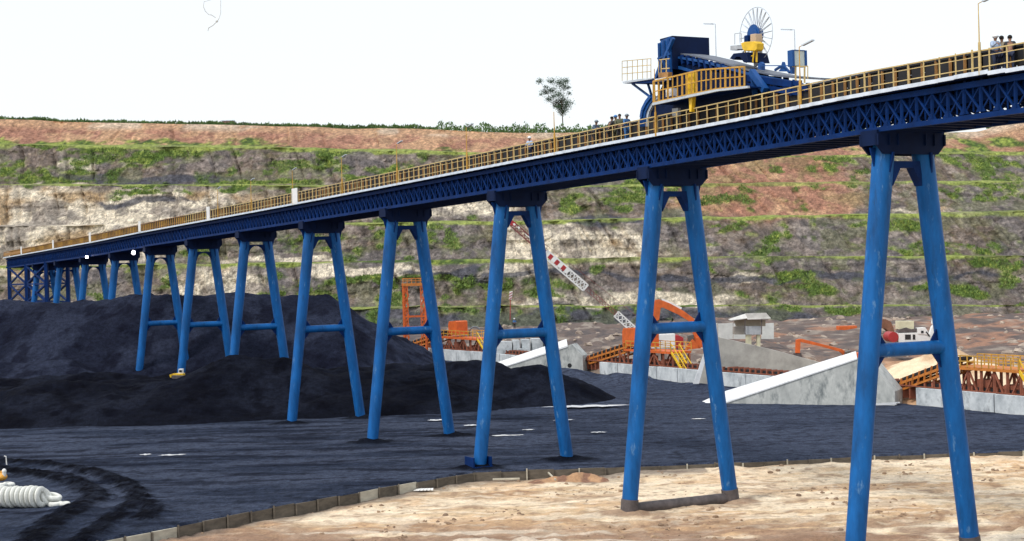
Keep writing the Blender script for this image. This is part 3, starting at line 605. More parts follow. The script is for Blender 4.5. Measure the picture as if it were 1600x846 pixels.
# lattice trestle at the far end
tr = empty('lattice_trestle', (SX+DX*12.2, SY+DY*12.2, 0), 'dark blue lattice trestle under the far left end of the bridge', 'trestle')
def ncl(x, y, ww):
    a_ = (corr(x, y)[0]-800)/F; return (SX+ww*nr.x-a_*(SY+ww*nr.y))/(a_*DY-DX)
tcol = [ncl(15, 440, -1.9), ncl(42, 440, -1.9), ncl(73, 440, -1.9)]
for nn_ in tcol:
    for ww in (-1.9, 1.9):
        mb = MB(); p = B(nn_, ww, -TD); mb.bar((p.x, p.y, 0), p, .75, .6); mb.build('column', SHADED_BLUE, tr)
for na, nb in zip(tcol, tcol[1:]):
    for ww in (-1.9, 1.9):
        mb = MB(); pa = B(na, ww, -TD); pb = B(nb, ww, -TD)
        h = [min(pa.z, pb.z)-.3, 14.6, 11.2, 7.6]
        for z0, z1 in zip(h, h[1:]):
            mb.bar((pa.x, pa.y, z0), (pb.x, pb.y, z1), .3, .3); mb.bar((pa.x, pa.y, z1), (pb.x, pb.y, z0), .3, .3); mb.bar((pa.x, pa.y, z1), (pb.x, pb.y, z1), .3, .3)
        mb.build('bracing', SHADED_BLUE, tr)
# floodlights under the deck
for n_, x, y, lb in ((8, 209, 395, 'larger bright lit floodlight under the bridge deck'), (9, 136, 402, 'smaller bright lit floodlight under the bridge, farther left')):
    fr = Frame(B(n_, -2.0), dr); p = fr.pt(x, y, -.6); fl = empty('floodlight', p, lb, 'floodlight', 'lit floodlights under the bridge')
    rr = .30 if n_ == 8 else .24
    mb = MB(); mb.ball(p, rr, rr, rr, 14, 9); mb.build('lens', LAMP, fl, smooth=True)
    mb = MB(); mb.tube(p+nr*.15, p+nr*.55, rr+.05, .2, n=16); mb.bar(p+nr*.3, p+nr*.3+Vector((0, 0, 1.0)), .1, .1); mb.build('housing', NAVY2, fl)
# lamp posts on the bridge
def ncol(x, y, ww):
    a_ = (corr(x, y)[0]-800)/F; return (SX+ww*nr.x-a_*(SY+ww*nr.y))/(a_*DY-DX)
def lamp_post(x, y0, y1, ww, side, label, bare=False, m=YEL, um=None):
    n = ncol(x, y0, ww); b = B(n, ww, -.1); t = empty('lamp_post', b, label, 'lamp post', 'lamp posts along the bridge walkway')
    h = Frame(B(0, ww), dr).pt(x-.026*(y0-y1), y1).z-b.z
    mb = MB(); mb.tube(b, b+Vector((0, 0, 1.5)), .07, n=8); mb.tube(b+Vector((0, 0, 1.5)), b+Vector((0, 0, h)), .038, .025, n=8); mb.build('pole', um or m, t)
    if not bare:
        e = b+Vector((0, 0, h)); f_ = e-dr*side*.6+Vector((0, 0, .12)); mb = MB(); mb.tube(e, f_, .022, n=6); mb.build('arm', um or m, t)
        mb = MB(); mb.bar(e-dr*side*.3+Vector((0, 0, .05)), e-dr*side*1.2+Vector((0, 0, .2)), .18, .07); mb.build('lamp_head', LGREY, t)
lamp_post(1531, 112, 6, -2.5, 1, 'thin pale lamp post on the near rail at the right end, beside two workers', um=PALEY)
lamp_post(1251, 167, 74, -2.5, 1, 'lamp post on the near rail just right of the platform machine')
lamp_post(730, 266, 200, -2.5, 1, 'lamp post on the near rail, halfway along the bridge')
lamp_post(621, 288, 226, -2.5, 1, 'lamp post on the near rail above the fourth pier from the right')
lamp_post(535, 304, 247, -2.5, 1, 'lamp post on the near rail, seen against a green bush patch')
lamp_post(458, 319, 267, -2.5, 1, 'lamp post beside the widest white panel')
lamp_post(393, 332, 283, -2.5, 1, 'lamp post between two white panels on the descending bridge')
lamp_post(341, 341, 296, -2.5, 1, 'farthest small lamp post on the descending bridge')
lamp_post(867, 240, 175, -2.5, 1, 'bare yellow pole on the near rail below the lone tree', True)
lamp_post(1025, 212, 108, -2.55, 1, 'tall bare yellow pole rising in front of the cantilevered platform', True)
lamp_post(1121, 170, 38, 2.5, -1, 'thin grey lamp post rising behind the dark hood', m=LGREY)
lamp_post(1244, 155, 47, 2.5, -1, 'thin grey lamp post rising behind the control cabinet', m=LGREY)

# ================================================================== TRIPPER CAR on the bridge
T = Frame(B(.8, 0), dr)
trp = empty('tripper_car', B(.8, 0), 'blue and yellow travelling tripper machine with dark hood riding on the bridge', 'tripper car')
def P(name, m, polys, w0=-1, w1=1, parent=trp, bars=(), bevel=0):
    mb = MB()
    for px in polys: mb.slab(T, px, w0, w1)
    for (x0, y0, x1, y1, ww, th) in bars: mb.bar(T.pt(x0, y0, ww), T.pt(x1, y1, ww), th, th)
    return mb.build(name, m, parent, bevel=bevel)
def TP(x, y, w_=0): return T.pt(x, y, w_)
hc_ = TP(1080, 86); ends = dr*-.1
def HB(lat, z, back=0): return hc_+nr*lat+dr*back+Vector((0, 0, z))
mb = MB(); k = 10; A_ = [(-.75+1.5*i/k, -.45+.55*math.sin(math.pi*i/k)) for i in range(k+1)]
outl = [(-1.38, 1.13), (-1.38, -.95), (-1.0, -.95), (-1.0, -.45)]+A_+[(1.0, -.45), (1.0, 0.02), (1.38, 0.02), (1.38, 1.13)]
mb.prism([HB(a, b) for a, b in outl], dr*.12); mb.build('hood', NAVY2, trp)
mb = MB(); mb.prism([HB(-1.38, 1.13, .12), HB(1.38, 1.13, .12), HB(1.38, 1.0, .12), HB(-1.38, 1.0, .12)], dr*1.3); mb.prism([HB(1.3, 1.0, .12), HB(1.38, 1.0, .12), HB(1.38, -.4, .12), HB(1.3, -.4, .12)], dr*1.3); mb.build('hood_shell', NAVY2, trp)
mb = MB(); mb.prism([HB(-1.44, 1.1, .12), HB(-1.44, -1.6, .12), HB(-1.44, -1.6, 1.7), HB(-1.44, .7, 1.5), HB(-1.44, 1.0, 1.2)], nr*.1); mb.prism([HB(-1.38, .9, 1.42), HB(1.3, .9, 1.42), HB(1.3, -1.6, 1.6), HB(-1.38, -1.6, 1.6)], dr*.1); mb.build('head_frame', BLUE, trp)
mb = MB()
for q_ in (.3, .8, 1.35): mb.bar(HB(-1.52, 1.05-.15*q_, q_), HB(-1.52, -1.6, q_), .12, .14)
mb.bar(HB(-1.52, .0, .1), HB(-1.52, -.1, 1.5), .1, .1); mb.build('frame_rib', BLUE, trp)
cl_ = [(1076, 84), (1100, 87), (1130, 94), (1180, 108), (1230, 118), (1262, 121), (1300, 123)]; cw = [TP(*q_) for q_ in cl_]; mb = MB()
for p_, q_ in zip(cw, cw[1:]): mb.hexa([p_-nr*.8-Vector((0, 0, .1)), q_-nr*.8-Vector((0, 0, .1)), q_+nr*.8-Vector((0, 0, .1)), p_+nr*.8-Vector((0, 0, .1)), p_-nr*.8, q_-nr*.8, q_+nr*.8, p_+nr*.8])
mb.build('belt', BELT, trp)
ib = []
for i in range(9): x = 1056+i*9; y = 87+max(0, (x-1070))*.24; ib.append((x, y, x+3, y+13, -.9, .2))
P('idler_frame', SHADED_BLUE, [], bars=ib)
P('stringer', BLUE, [[(1055, 103), (1062, 104), (1090, 113), (1090, 116), (1055, 107)], [(1054, 88), (1100, 95), (1180, 117), (1240, 127), (1240, 130), (1180, 121), (1100, 99), (1054, 91)]], -1.0, -.85)
P('body', NAVY2, [[(1002, 196), (1006, 174), (1022, 156), (1052, 118), (1090, 112), (1168, 118), (1172, 132), (1240, 138), (1240, 170), (1130, 186)]], -1.15, 1.2)
P('belt_support', NAVY2, [[(1054, 92), (1100, 98), (1165, 114), (1168, 136), (1120, 144), (1022, 162), (1040, 122)]], -.75, .9)
P('gallery_beam', LGREY, [[(1019, 161), (1074, 149), (1120, 139.5), (1168, 134.5), (1168, 138), (1120, 143), (1074, 153), (1019, 165)]], -2.9, -2.75)
P('gallery_floor', SHADED_BLUE, [[(1019, 161.5), (1074, 149.5), (1120, 140), (1168, 135), (1168, 137), (1120, 142), (1074, 151.5), (1019, 163.5)]], -2.7, -1.2)
gr = []; n_ = 19
for i in range(n_+1):
    x = 1021+142*i/n_; yb = np.interp(x, [1019, 1074, 1120, 1168], [161, 149, 139.5, 135]); yt = np.interp(x, [1021, 1095, 1163], [127, 109, 104])
    gr.append((x, yb, x, yt, -2.85, .075 if i % 3 else .11))
for f_, th in ((0, .1), (.5, .06), (.98, .09)):
    xs = [1021, 1074, 1095, 1120, 1163]
    for xa, xb in zip(xs, xs[1:]):
        ya, yb = [np.interp(x, [1019, 1074, 1120, 1168], [161, 149, 139.5, 135])*(1-f_)+np.interp(x, [1021, 1095, 1163], [127, 109, 104])*f_ for x in (xa, xb)]
        gr.append((xa, ya, xb, yb, -2.85, th))
P('gallery_railing', YEL, [], bars=gr)
P('railing_end', YEL, [], bars=[(1163, 104, 1163, 136, -1.5, .1), (1021, 127, 1021, 160, -1.5, .1), (1030, 125, 1030, 158, -1.5, .1)])
P('drive_column', YELB, [[(1071, 114), (1084, 112), (1084, 147), (1071, 150)], [(1076, 150), (1082, 149), (1080, 175), (1077, 175)]], -2.6, -2.35)
P('white_box', WPAN, [[(1023, 124), (1040, 121), (1040, 125), (1023, 128)], [(1040, 140), (1049, 138), (1049, 150), (1040, 152)]], -2.2, -1.8)
P('junction_box', GREY, [[(1050, 170), (1059, 169), (1059, 181), (1050, 182)]], -2.1, -1.9)
for i, x in enumerate((1003, 1008, 1013)):
    q = [(x+15, 151+i), (x+8, 160+i), (x+2, 172+i), (x, 184), (x-1, 198)]
    P('chute_rib', BLUE if i < 2 else LGREY, [], bars=[(a[0], a[1], b[0], b[1], -1.4+.1*i, .24) for a, b in zip(q, q[1:])])
P('cantilever_floor', LGREY, [[(972, 128), (998, 124), (1019, 122.5), (1019, 124), (998, 127), (974, 131)]], -1.8, -1.7)
P('cantilever_platform', SHADED_BLUE, [[(974, 128.5), (998, 125), (1019, 124), (1030, 124), (1030, 129), (1000, 131), (976, 131)]], -1.7, .8)
cr_ = [(x, 127-(x-972)*.09, x, 96-(x-972)*.09, w__, .045) for x in (972, 980, 988, 996, 1004, 1011, 1017) for w__ in (-1.7, .8)]
cr_ += [(972, 127-h_, 1017, 123-h_, w__, .045) for h_ in (31, 21, 11) for w__ in (-1.7, .8)]
P('cantilever_railing', PALEY, [], bars=cr_)
P('strut', BLUE, [], bars=[(988, 131, 1016, 152, -1.2, .12), (1012, 130, 1018, 150, -1.0, .12), (1052, 60, 1022, 130, -1.5, .2), (1040, 76, 1024, 120, 1.0, .1)])
P('ladder', PALEY, [], bars=[(1033, 94, 1033, 122, -1.9, .07), (1041, 92, 1041, 120, -1.9, .07), (1030, 94, 1046, 92, -1.9, .06), (1033, 108, 1046, 107, -1.9, .06), (1029, 96, 1029, 118, -1.9, .05)])
P('pipe', BRN, [], bars=[(1032, 118, 1047, 117, -1.9, .3)])
P('brace', BLUE, [], bars=[(1174, 112, 1196, 142, -1.6, .35), (1176, 112, 1180, 150, -1.3, .3)])
P('side_lattice', SHADED_BLUE, [], bars=[(1168, 122, 1240, 132, -1.2, .35), (1168, 134, 1255, 146, -1.2, .3), (1190, 124, 1205, 142, -1.2, .2), (1205, 142, 1220, 128, -1.2, .2), (1220, 128, 1236, 144, -1.2, .2),
   (1240, 128, 1262, 140, -1.2, .25), (1240, 128, 1238, 150, -1.2, .3), (1262, 130, 1262, 142, -1.2, .2), (1215, 120, 1215, 150, -.2, .4), (1228, 120, 1228, 150, .3, .3), (1250, 126, 1250, 146, .3, .2)])
P('roller_stand', BLUE, [[(1219, 108), (1222, 97), (1225, 108), (1229, 112), (1216, 112)], [(1184, 100), (1188, 97), (1191, 100), (1191, 110), (1184, 108)], [(1233, 103), (1237, 102), (1238, 116), (1235, 116)]], -.6, -.4,
  bars=[(1211, 110, 1220, 104, -.5, .12), (1225, 104, 1234, 114, -.5, .12), (1186, 103, 1240, 103, -.7, .05)])
P('operator_platform', NAVY2, [[(1140, 92), (1146, 84), (1166, 82), (1170, 98), (1162, 98), (1156, 89), (1150, 89), (1146, 94)]], -.9, .6)
# cable reel
rl = T.pt(1181, 55, .3); RR = 1.62
mb = MB(); k = 48
for j in range(k):
    a0 = 2*math.pi*j/k; a1_ = 2*math.pi*(j+1)/k; mb.tube(rl+(dr*math.cos(a0)+Vector((0, 0, 1))*math.sin(a0))*RR, rl+(dr*math.cos(a1_)+Vector((0, 0, 1))*math.sin(a1_))*RR, .022, n=5)
P0 = mb.build('reel_rim', LGREY, trp)
mb = MB()
for j in range(22):
    a0 = 2*math.pi*j/22; v_ = dr*math.cos(a0)+Vector((0, 0, 1))*math.sin(a0)
    for off in (-.07, .07): mb.tube(rl+v_*.35+nr*off, rl+v_*RR*.97+nr*off*.3, .024, n=5)
mb.build('reel_spoke', LGREY, trp)
mb = MB(); mb.tube(rl-nr*.25, rl+nr*.25, .42, n=18); mb.tube(rl-nr*.2, rl-nr*.12, .62, .5, n=18); mb.build('reel_hub', BLUE, trp, smooth=True)
P('reel_stand', GREY, [[(1176, 58), (1183, 55), (1188, 70), (1188, 98), (1178, 105), (1176, 90)]], .35, .5)
P('reel_drive', YELB, [[(1157, 68), (1162, 66), (1178, 65), (1183, 68), (1182, 78), (1179, 80), (1163, 80), (1160, 78)]], -.7, -.2,
  bars=[(1164, 80, 1166, 99, -.6, .09), (1178, 80, 1176, 99, -.6, .09), (1164, 88, 1177, 88, -.6, .07), (1182, 80, 1182, 98, -.4, .12)], bevel=.04)
P('gearbox', mat('tan gearbox', (.5, .38, .26), .6), [[(1172, 54), (1180, 53), (1181, 66), (1172, 67)]], -.4, .1, bevel=.03)
P('motor', SHADED_BLUE, [[(1162, 56), (1167, 55), (1168, 67), (1162, 67)]], -.5, -.1, bevel=.05)
P('reel_guard', GREY, [[(1141, 72), (1152, 71), (1152, 78), (1141, 79)], [(1152, 72), (1160, 72), (1160, 77), (1152, 77)]], -.6, -.1, bars=[(1148, 53, 1148, 70, -.6, .04), (1158, 53, 1158, 66, -.6, .05), (1148, 53, 1158, 52, -.6, .04)])
kc_ = TP(1249, 91.5, -1.0)
def KB(lat, z, back=0): return kc_+nr*lat+dr*back+Vector((0, 0, z))
mb = MB(); mb.prism([KB(-.36, .42), KB(.36, .42), KB(.36, -.42), KB(-.36, -.42)], dr*.35); mb.build('control_cabinet', mat('pale grey green cabinet', (.52, .60, .58), .5, .15, 1.5), trp, bevel=.02)
mb = MB()
for l0, l1, z0, z1 in ((-.5, -.36, -.45, .45), (.36, .5, -.45, .45), (-.36, .36, .42, .46)): mb.prism([KB(l0, z1, -.04), KB(l1, z1, -.04), KB(l1, z0, -.04), KB(l0, z0, -.04)], dr*.45)
mb.build('cabinet_frame', BLUE, trp)
P('cabinet_leg', PALEY, [], bars=[(1243, 104, 1243, 130, -1.2, .09)]); P('cabinet_leg', PALEY, [], bars=[(1257, 104, 1257, 130, -1.2, .09)]); P('cabinet_railing', PALEY, [], bars=[(1238, 104.5, 1262, 104, -1.2, .06), (1262, 104, 1262, 124, -1.2, .05)])

# ================================================================== PEOPLE
def skin_mesh(name, verts, edges, radii, m, parent, sub=1):
    me = bpy.data.meshes.new(name); me.from_pydata(verts, edges, []); o = bpy.data.objects.new(name, me); scene.collection.objects.link(o)
    o.modifiers.new('skin', 'SKIN').use_smooth_shade = True
    for v, r_ in zip(me.skin_vertices[0].data, radii): v.radius = (r_, r_) if not isinstance(r_, tuple) else r_
    me.skin_vertices[0].data[0].use_root = True
    s = o.modifiers.new('sub', 'SUBSURF'); s.levels = sub; s.render_levels = sub
    me.materials.append(m); o.parent = parent; return o
def person(loc, yaw, label, shirt, pants, hat=None, lean=0.0, arm=(.35, .35), H=1.68, reach=0):
    t = empty('person', loc, label, 'person'); t.rotation_euler.z = yaw; s = H/1.75
    L = lean
    J = {'pel': (0, 0, .95), 'ch': (0, -.12*L-.0, 1.25), 'nk': (0, -.3*L, 1.47), 'hd0': (0, -.34*L-.01, 1.56), 'hd': (0, -.36*L-.02, 1.66), 'hd2': (0, -.36*L-.01, 1.74)}
    for sg, k in ((-1, 'l'), (1, 'r')):
        ar = arm[0] if sg < 0 else arm[1]
        J['sh'+k] = (sg*.19, -.26*L, 1.42); J['el'+k] = (sg*.26, -.26*L-.1*ar-.05, 1.14+.1*ar); J['wr'+k] = (sg*.22, -.26*L-.45*ar, .95+.45*ar); J['ha'+k] = (sg*.21, -.26*L-.45*ar-.08, .91+.45*ar)
        J['hp'+k] = (sg*.10, 0, .90); J['kn'+k] = (sg*.11, -.03+.04*sg, .50); J['an'+k] = (sg*.12, .02+.05*sg, .08); J['to'+k] = (sg*.13, -.16+.05*sg, .035)
    rad = dict(pel=.13, ch=.14, nk=.055, hd0=.075, hd=.098, hd2=.075, sh=.065, el=.045, wr=.03, ha=.035, hp=.085, kn=.06, an=.042, to=.035)
    E = [('pel', 'ch'), ('ch', 'nk'), ('nk', 'hd0'), ('hd0', 'hd'), ('hd', 'hd2')]
    for k in 'lr': E += [('ch', 'sh'+k), ('sh'+k, 'el'+k), ('el'+k, 'wr'+k), ('wr'+k, 'ha'+k), ('pel', 'hp'+k), ('hp'+k, 'kn'+k), ('kn'+k, 'an'+k), ('an'+k, 'to'+k)]
    J = {k: tuple(c*s for c in v) for k, v in J.items()}
    for sg, k in ((-1, 'l'), (1, 'r')):                     # five bent fingers per hand
        h = Vector(J['ha'+k])
        for i in range(5):
            if i < 4: a = h+Vector(((i-1.5)*.019, -.05, -.03)); b = a+Vector((0, -.012, -.04-.006*(i in (1, 2))))
            else: a = h+Vector((-sg*.045, -.01, -.005)); b = a+Vector((-sg*.02, -.03, -.02))
            J['f%s%d' % (k, i)] = tuple(a); J['g%s%d' % (k, i)] = tuple(b); E += [('ha'+k, 'f%s%d' % (k, i)), ('f%s%d' % (k, i), 'g%s%d' % (k, i))]
    def mk(name, keys, grow, m, root):
        ks = [k for k in J if k in keys]; ks.remove(root); ks = [root]+ks; ix = {k: i for i, k in enumerate(ks)}
        ee = [(ix[a], ix[b]) for a, b in E if a in ix and b in ix]
        rr = [(.009 if k[0] in 'fg' and k not in rad else (rad.get(k) or rad[k[:-1]])*grow)*s for k in ks]
        return skin_mesh(name, [J[k] for k in ks], ee, rr, m, t)
    mk('body', list(J), 1, SKIN, 'pel')
    mk('shirt', ['pel', 'ch', 'shl', 'shr', 'ell', 'elr', 'wrl', 'wrr'], 1.42, shirt, 'pel')
    mk('trousers', ['pel', 'hpl', 'hpr', 'knl', 'knr', 'anl', 'anr'], 1.3, pants, 'pel')
    hd = Vector(J['hd']); mb = MB()
    if hat:
        mb.ball(hd+Vector((0, .01, .055)), .135, .15, .11); mb.tube(hd+Vector((0, -.02, .03)), hd+Vector((0, -.02, .045)), .165, n=14); mb.build('helmet', hat, t, origin=(0, 0, 0), smooth=True)
    else:
        mb.ball(hd+Vector((0, .025, .04)), .112, .122, .10); mb.build('hair', cloth('black hair', (.01, .009, .008)), t, origin=(0, 0, 0), smooth=True)
    mb = MB()
    for sx in (-1, 1):
        mb = MB(); mb.ball(hd+Vector((sx*.035, -.095, .005)), .014, .008, .01, 6, 5); mb.build('eye', BLACK, t, origin=(0, 0, 0))
        mb = MB(); mb.ball(hd+Vector((sx*.1, 0, -.005)), .012, .025, .035, 6, 5); mb.build('ear', SKIN, t, origin=(0, 0, 0))
    mb = MB(); mb.ball(hd+Vector((0, -.108, -.025)), .016, .02, .028, 6, 5); mb.build('nose', SKIN, t, origin=(0, 0, 0))
    mb = MB(); mb.ball(hd+Vector((0, -.098, -.062)), .03, .01, .008, 6, 5); mb.build('mouth', cloth('lip', (.16, .05, .04)), t, origin=(0, 0, 0))
    return t
face_cam = math.atan2(-nr.x, nr.y)*0+R(-27)
LB = cloth('pale blue cloth', (.36, .46, .62)); NB = cloth('dark navy cloth', (.02, .03, .07)); OL = cloth('olive cloth', (.10, .11, .07)); MBl = cloth('blue cloth', (.05, .16, .38)); DK = cloth('dark cloth', (.02, .02, .025)); TL = cloth('slate blue cloth', (.07, .11, .17)); TAN = cloth('tan cloth', (.24, .21, .15))
WH = mat('white helmet', (.75, .78, .8), .4, .05); BH = mat('blue helmet', (.05, .2, .5), .4, .05); GH = mat('grey helmet', (.2, .24, .28), .4, .05)
def pp(x, y, ww): return B(ncol(x, y, ww), ww, .0)
person(pp(828, 240, -1.7), face_cam, 'worker in pale blue shirt and white helmet, alone on the bridge below the tree', LB, NB, WH)
person(pp(930, 225, -1.5), face_cam+1.2, 'worker in a slate blue shirt, leftmost of the group by the tripper machine', TL, DK, GH, lean=.4, arm=(.7, .5), H=1.85)
person(pp(953, 222, -1.6), face_cam+2.5, 'dark clothed worker bending forward, second from left by the tripper machine', DK, DK, None, lean=.5, arm=(.4, .8), H=1.88)
person(pp(963, 222, -1.2), face_cam-.5, 'worker wearing a bright blue helmet in the group by the tripper machine', OL, OL, BH, H=1.95)
person(pp(969, 219, -1.8), face_cam+.3, 'bareheaded worker in an olive jacket beside the blue helmeted one', OL, DK, None, H=1.86)
person(pp(979, 216, -1.5), face_cam+1.0, 'worker in a blue overall standing nearest the tripper chute', MBl, MBl, GH, lean=.2, arm=(.6, .4), H=1.8)
person(pp(1556, 114, -1.8), face_cam+.8, 'worker in a light blue shirt at the right end of the bridge', LB, NB, WH, arm=(.9, .3), H=1.72)
person(pp(1566, 112, -1.5), face_cam+2.8, 'black haired worker in a tan shirt at the right bridge end', TAN, NB, None, arm=(.3, .8), H=1.68)
person(pp(1579, 111, -1.6), face_cam+3.3, 'worker in dark clothes leaning over at the right edge of the photo', DK, NB, None, lean=.9, H=1.7)

# ================================================================== CONCRETE WALLS AND RAMPS
wd_ = Vector((-.51, 1, 0)).normalized(); wn = Vector((wd_.y, -wd_.x, 0))      # wn: away from the yard
def WLp(Y, off=0, z=0): return Vector((WL(Y), Y, z))+wn*off
def lwall(Ya, Yb, label, h=1.75):
    t = empty('retaining_wall', WLp((Ya+Yb)/2), label, 'concrete wall', 'low concrete walls along the edge of the coal yard')
    k = max(2, round((Yb-Ya)*1.123/5.2)); r_ = random.Random(int(Ya))
    for i in range(k):
        a = Ya+(Yb-Ya)*i/k; b = Ya+(Yb-Ya)*(i+1)/k-.14; dz = r_.uniform(-.05, .05)
        p = [WLp(a, r_.uniform(-.03, .03)), WLp(b)]
        mb = MB(); mb.prism([p[0]+Vector((0, 0, -.4)), p[1]+Vector((0, 0, -.4)), p[1]+Vector((0, 0, h+dz)), p[0]+Vector((0, 0, h+dz))], wn*.45)
        mb.build('wall_panel', CONC2, t, bevel=.03)
lwall(118, 157, 'low pale concrete wall of upright panels at the right edge, below the nearest orange machine')
lwall(170, 214, 'low pale concrete wall with a brown idler line above it, between the two white topped ramps')
lwall(232, 285, 'far low concrete wall, partly buried by the coal pile')
def ramp(px, cope, Y0, Y1, label, thick=4.0, m=CONC, cm=COPE):
    """triangular concrete wing wall with a canted white coping; px: face outline, cope: coping outline"""
    p0 = gnd(px[0][0], px[0][1]); O = at(*px[0], Y0); O2 = at(*px[-1], Y1); fr = Frame(O, (O2.x-O.x, O2.y-O.y))
    t = empty('ramp_wall', (O+O2)/2*Vector((1, 1, 0)).length*0+Vector(((O.x+O2.x)/2, (O.y+O2.y)/2, 0)), label, 'ramp wall')
    mb = MB(); mb.slab(fr, px, 0, thick); mb.build('wall', m, t)
    if cope:      # coping: lower edge on the wall face, upper edge set back
        mb = MB(); lo = [fr.pt(x, y, -.04) for x, y in cope[0]]; hi = [fr.pt(x, y, thick*.5) for x, y in cope[1]]
        for i in range(len(lo)-1):
            q = [lo[i], lo[i+1], hi[i+1], hi[i]]; mb.prism(q, Vector((0, 0, -.14)))
        for i in range(len(lo)-1):
            mb.prism([lo[i]+Vector((0, 0, -.14)), lo[i+1]+Vector((0, 0, -.14)), lo[i+1]+Vector((0, 0, .0)), lo[i]+Vector((0, 0, .0))], fr.n*-.05)
        mb.build('coping', cm, t)
    return fr, t
ramp([(1088, 640), (1088, 634), (1134, 629), (1339, 560), (1344, 556), (1352, 556), (1398, 612), (1398, 640)], ([(1088, 634), (1134, 628.5), (1339, 560)], [(1088, 631.5), (1134, 611), (1337, 549)]),
     166, 157, 'large grey concrete ramp wall with a bright white sloping top in front of the nearest piers')
ramp([(742, 590), (742, 578), (775, 577), (887, 540), (893, 538), (910, 556), (912, 590)], ([(742, 578), (775, 577), (887, 541)], [(742, 576.5), (775, 567), (885, 530)]),
     222, 218, 'smaller grey concrete ramp wall with a white sloping top and a round hole, behind the low coal pile', 3.5)
mb = MB(); fr = Frame(at(742, 580, 222), at(912, 580, 218)-at(742, 580, 222)); hc = fr.pt(890, 571.5, -.02); mb.tube(hc, hc+fr.n*.3, .32, n=16); o = mb.build('drain_pipe', BLACK); tag(o, 'dark round drain opening in the smaller ramp wall', 'drain pipe')
ramp([(1088, 612), (1093, 575), (1107, 531), (1122, 527), (1215, 549), (1300, 572), (1300, 612)], None, 190, 189, 'stained grey concrete ramp wall without white coping, sloping down to the right behind the yard', 1.6,
     mat('old stained concrete', (.50, .49, .45), .9, .3, .3, dark=(.22, .215, .20), bump=.05))
f3 = Frame(at(1090, 600, 188.8), (1, 0)); mb = MB(); mb.slab(f3, [(1083, 600), (1103, 545), (1107, 531), (1111, 531), (1092, 600)], -.3, -.05); o = mb.build('ramp_edge', COPE, None, origin=f3.pt(1090, 600)); tag(o, 'thin pale slanting edge strip on the left end of the stained ramp wall', 'edge strip')
f4 = Frame(at(820, 560, 243), (1, .1)); cb_ = empty('concrete_block', f4.pt(820, 560), 'pale concrete bunker walls behind the smaller ramp wall', 'concrete wall')
for i, (x0, x1, y0) in enumerate(((778, 800, 534), (802, 812, 532), (816, 828, 531), (832, 848, 530), (852, 868, 530))):
    mb = MB(); mb.slab(f4, [(x0-(8 if i == 0 else 0), 565), (x0, y0), (x1, y0), (x1, 565)], 0, 2+.4*i); mb.build('wall_panel', CONC2, cb_)
mb = MB(); mb.slab(f4, [(806, 556), (810, 545), (826, 545), (830, 556)], -1.2, -.2); mb.build('buttress', CONC2, cb_)

# ground conveyor along the wall
gc = empty('ground_conveyor', WLp(190, 2.2), 'long low ground conveyor with brown idler frames running behind the concrete wall', 'conveyor')
for Ya, Yb in ((120, 157), (157, 214), (214, 285)):
    mb = MB(); mr = MB(); k = int((Yb-Ya)/1.0)
    for i in range(k):
        Y = Ya+i*1.0; p = WLp(Y, 1.4)
        mr.prism([p+Vector((0, 0, .4)), p+wd_*.22+Vector((0, 0, .4)), p+wd_*.22+Vector((0, 0, 2.25)), p+Vector((0, 0, 2.25))], wn*1.5)
    mb.prism([WLp(Ya, 1.6, 1.6), WLp(Yb, 1.6, 1.6), WLp(Yb, 1.6, 2.1), WLp(Ya, 1.6, 2.1)], wn*1.1)
    mb.build('belt', BLACK, gc)
    mr.bar(WLp(Ya, 1.3, 1.75), WLp(Yb, 1.3, 1.75), .1, .12); mr.build('idler_frame', RBR, gc)

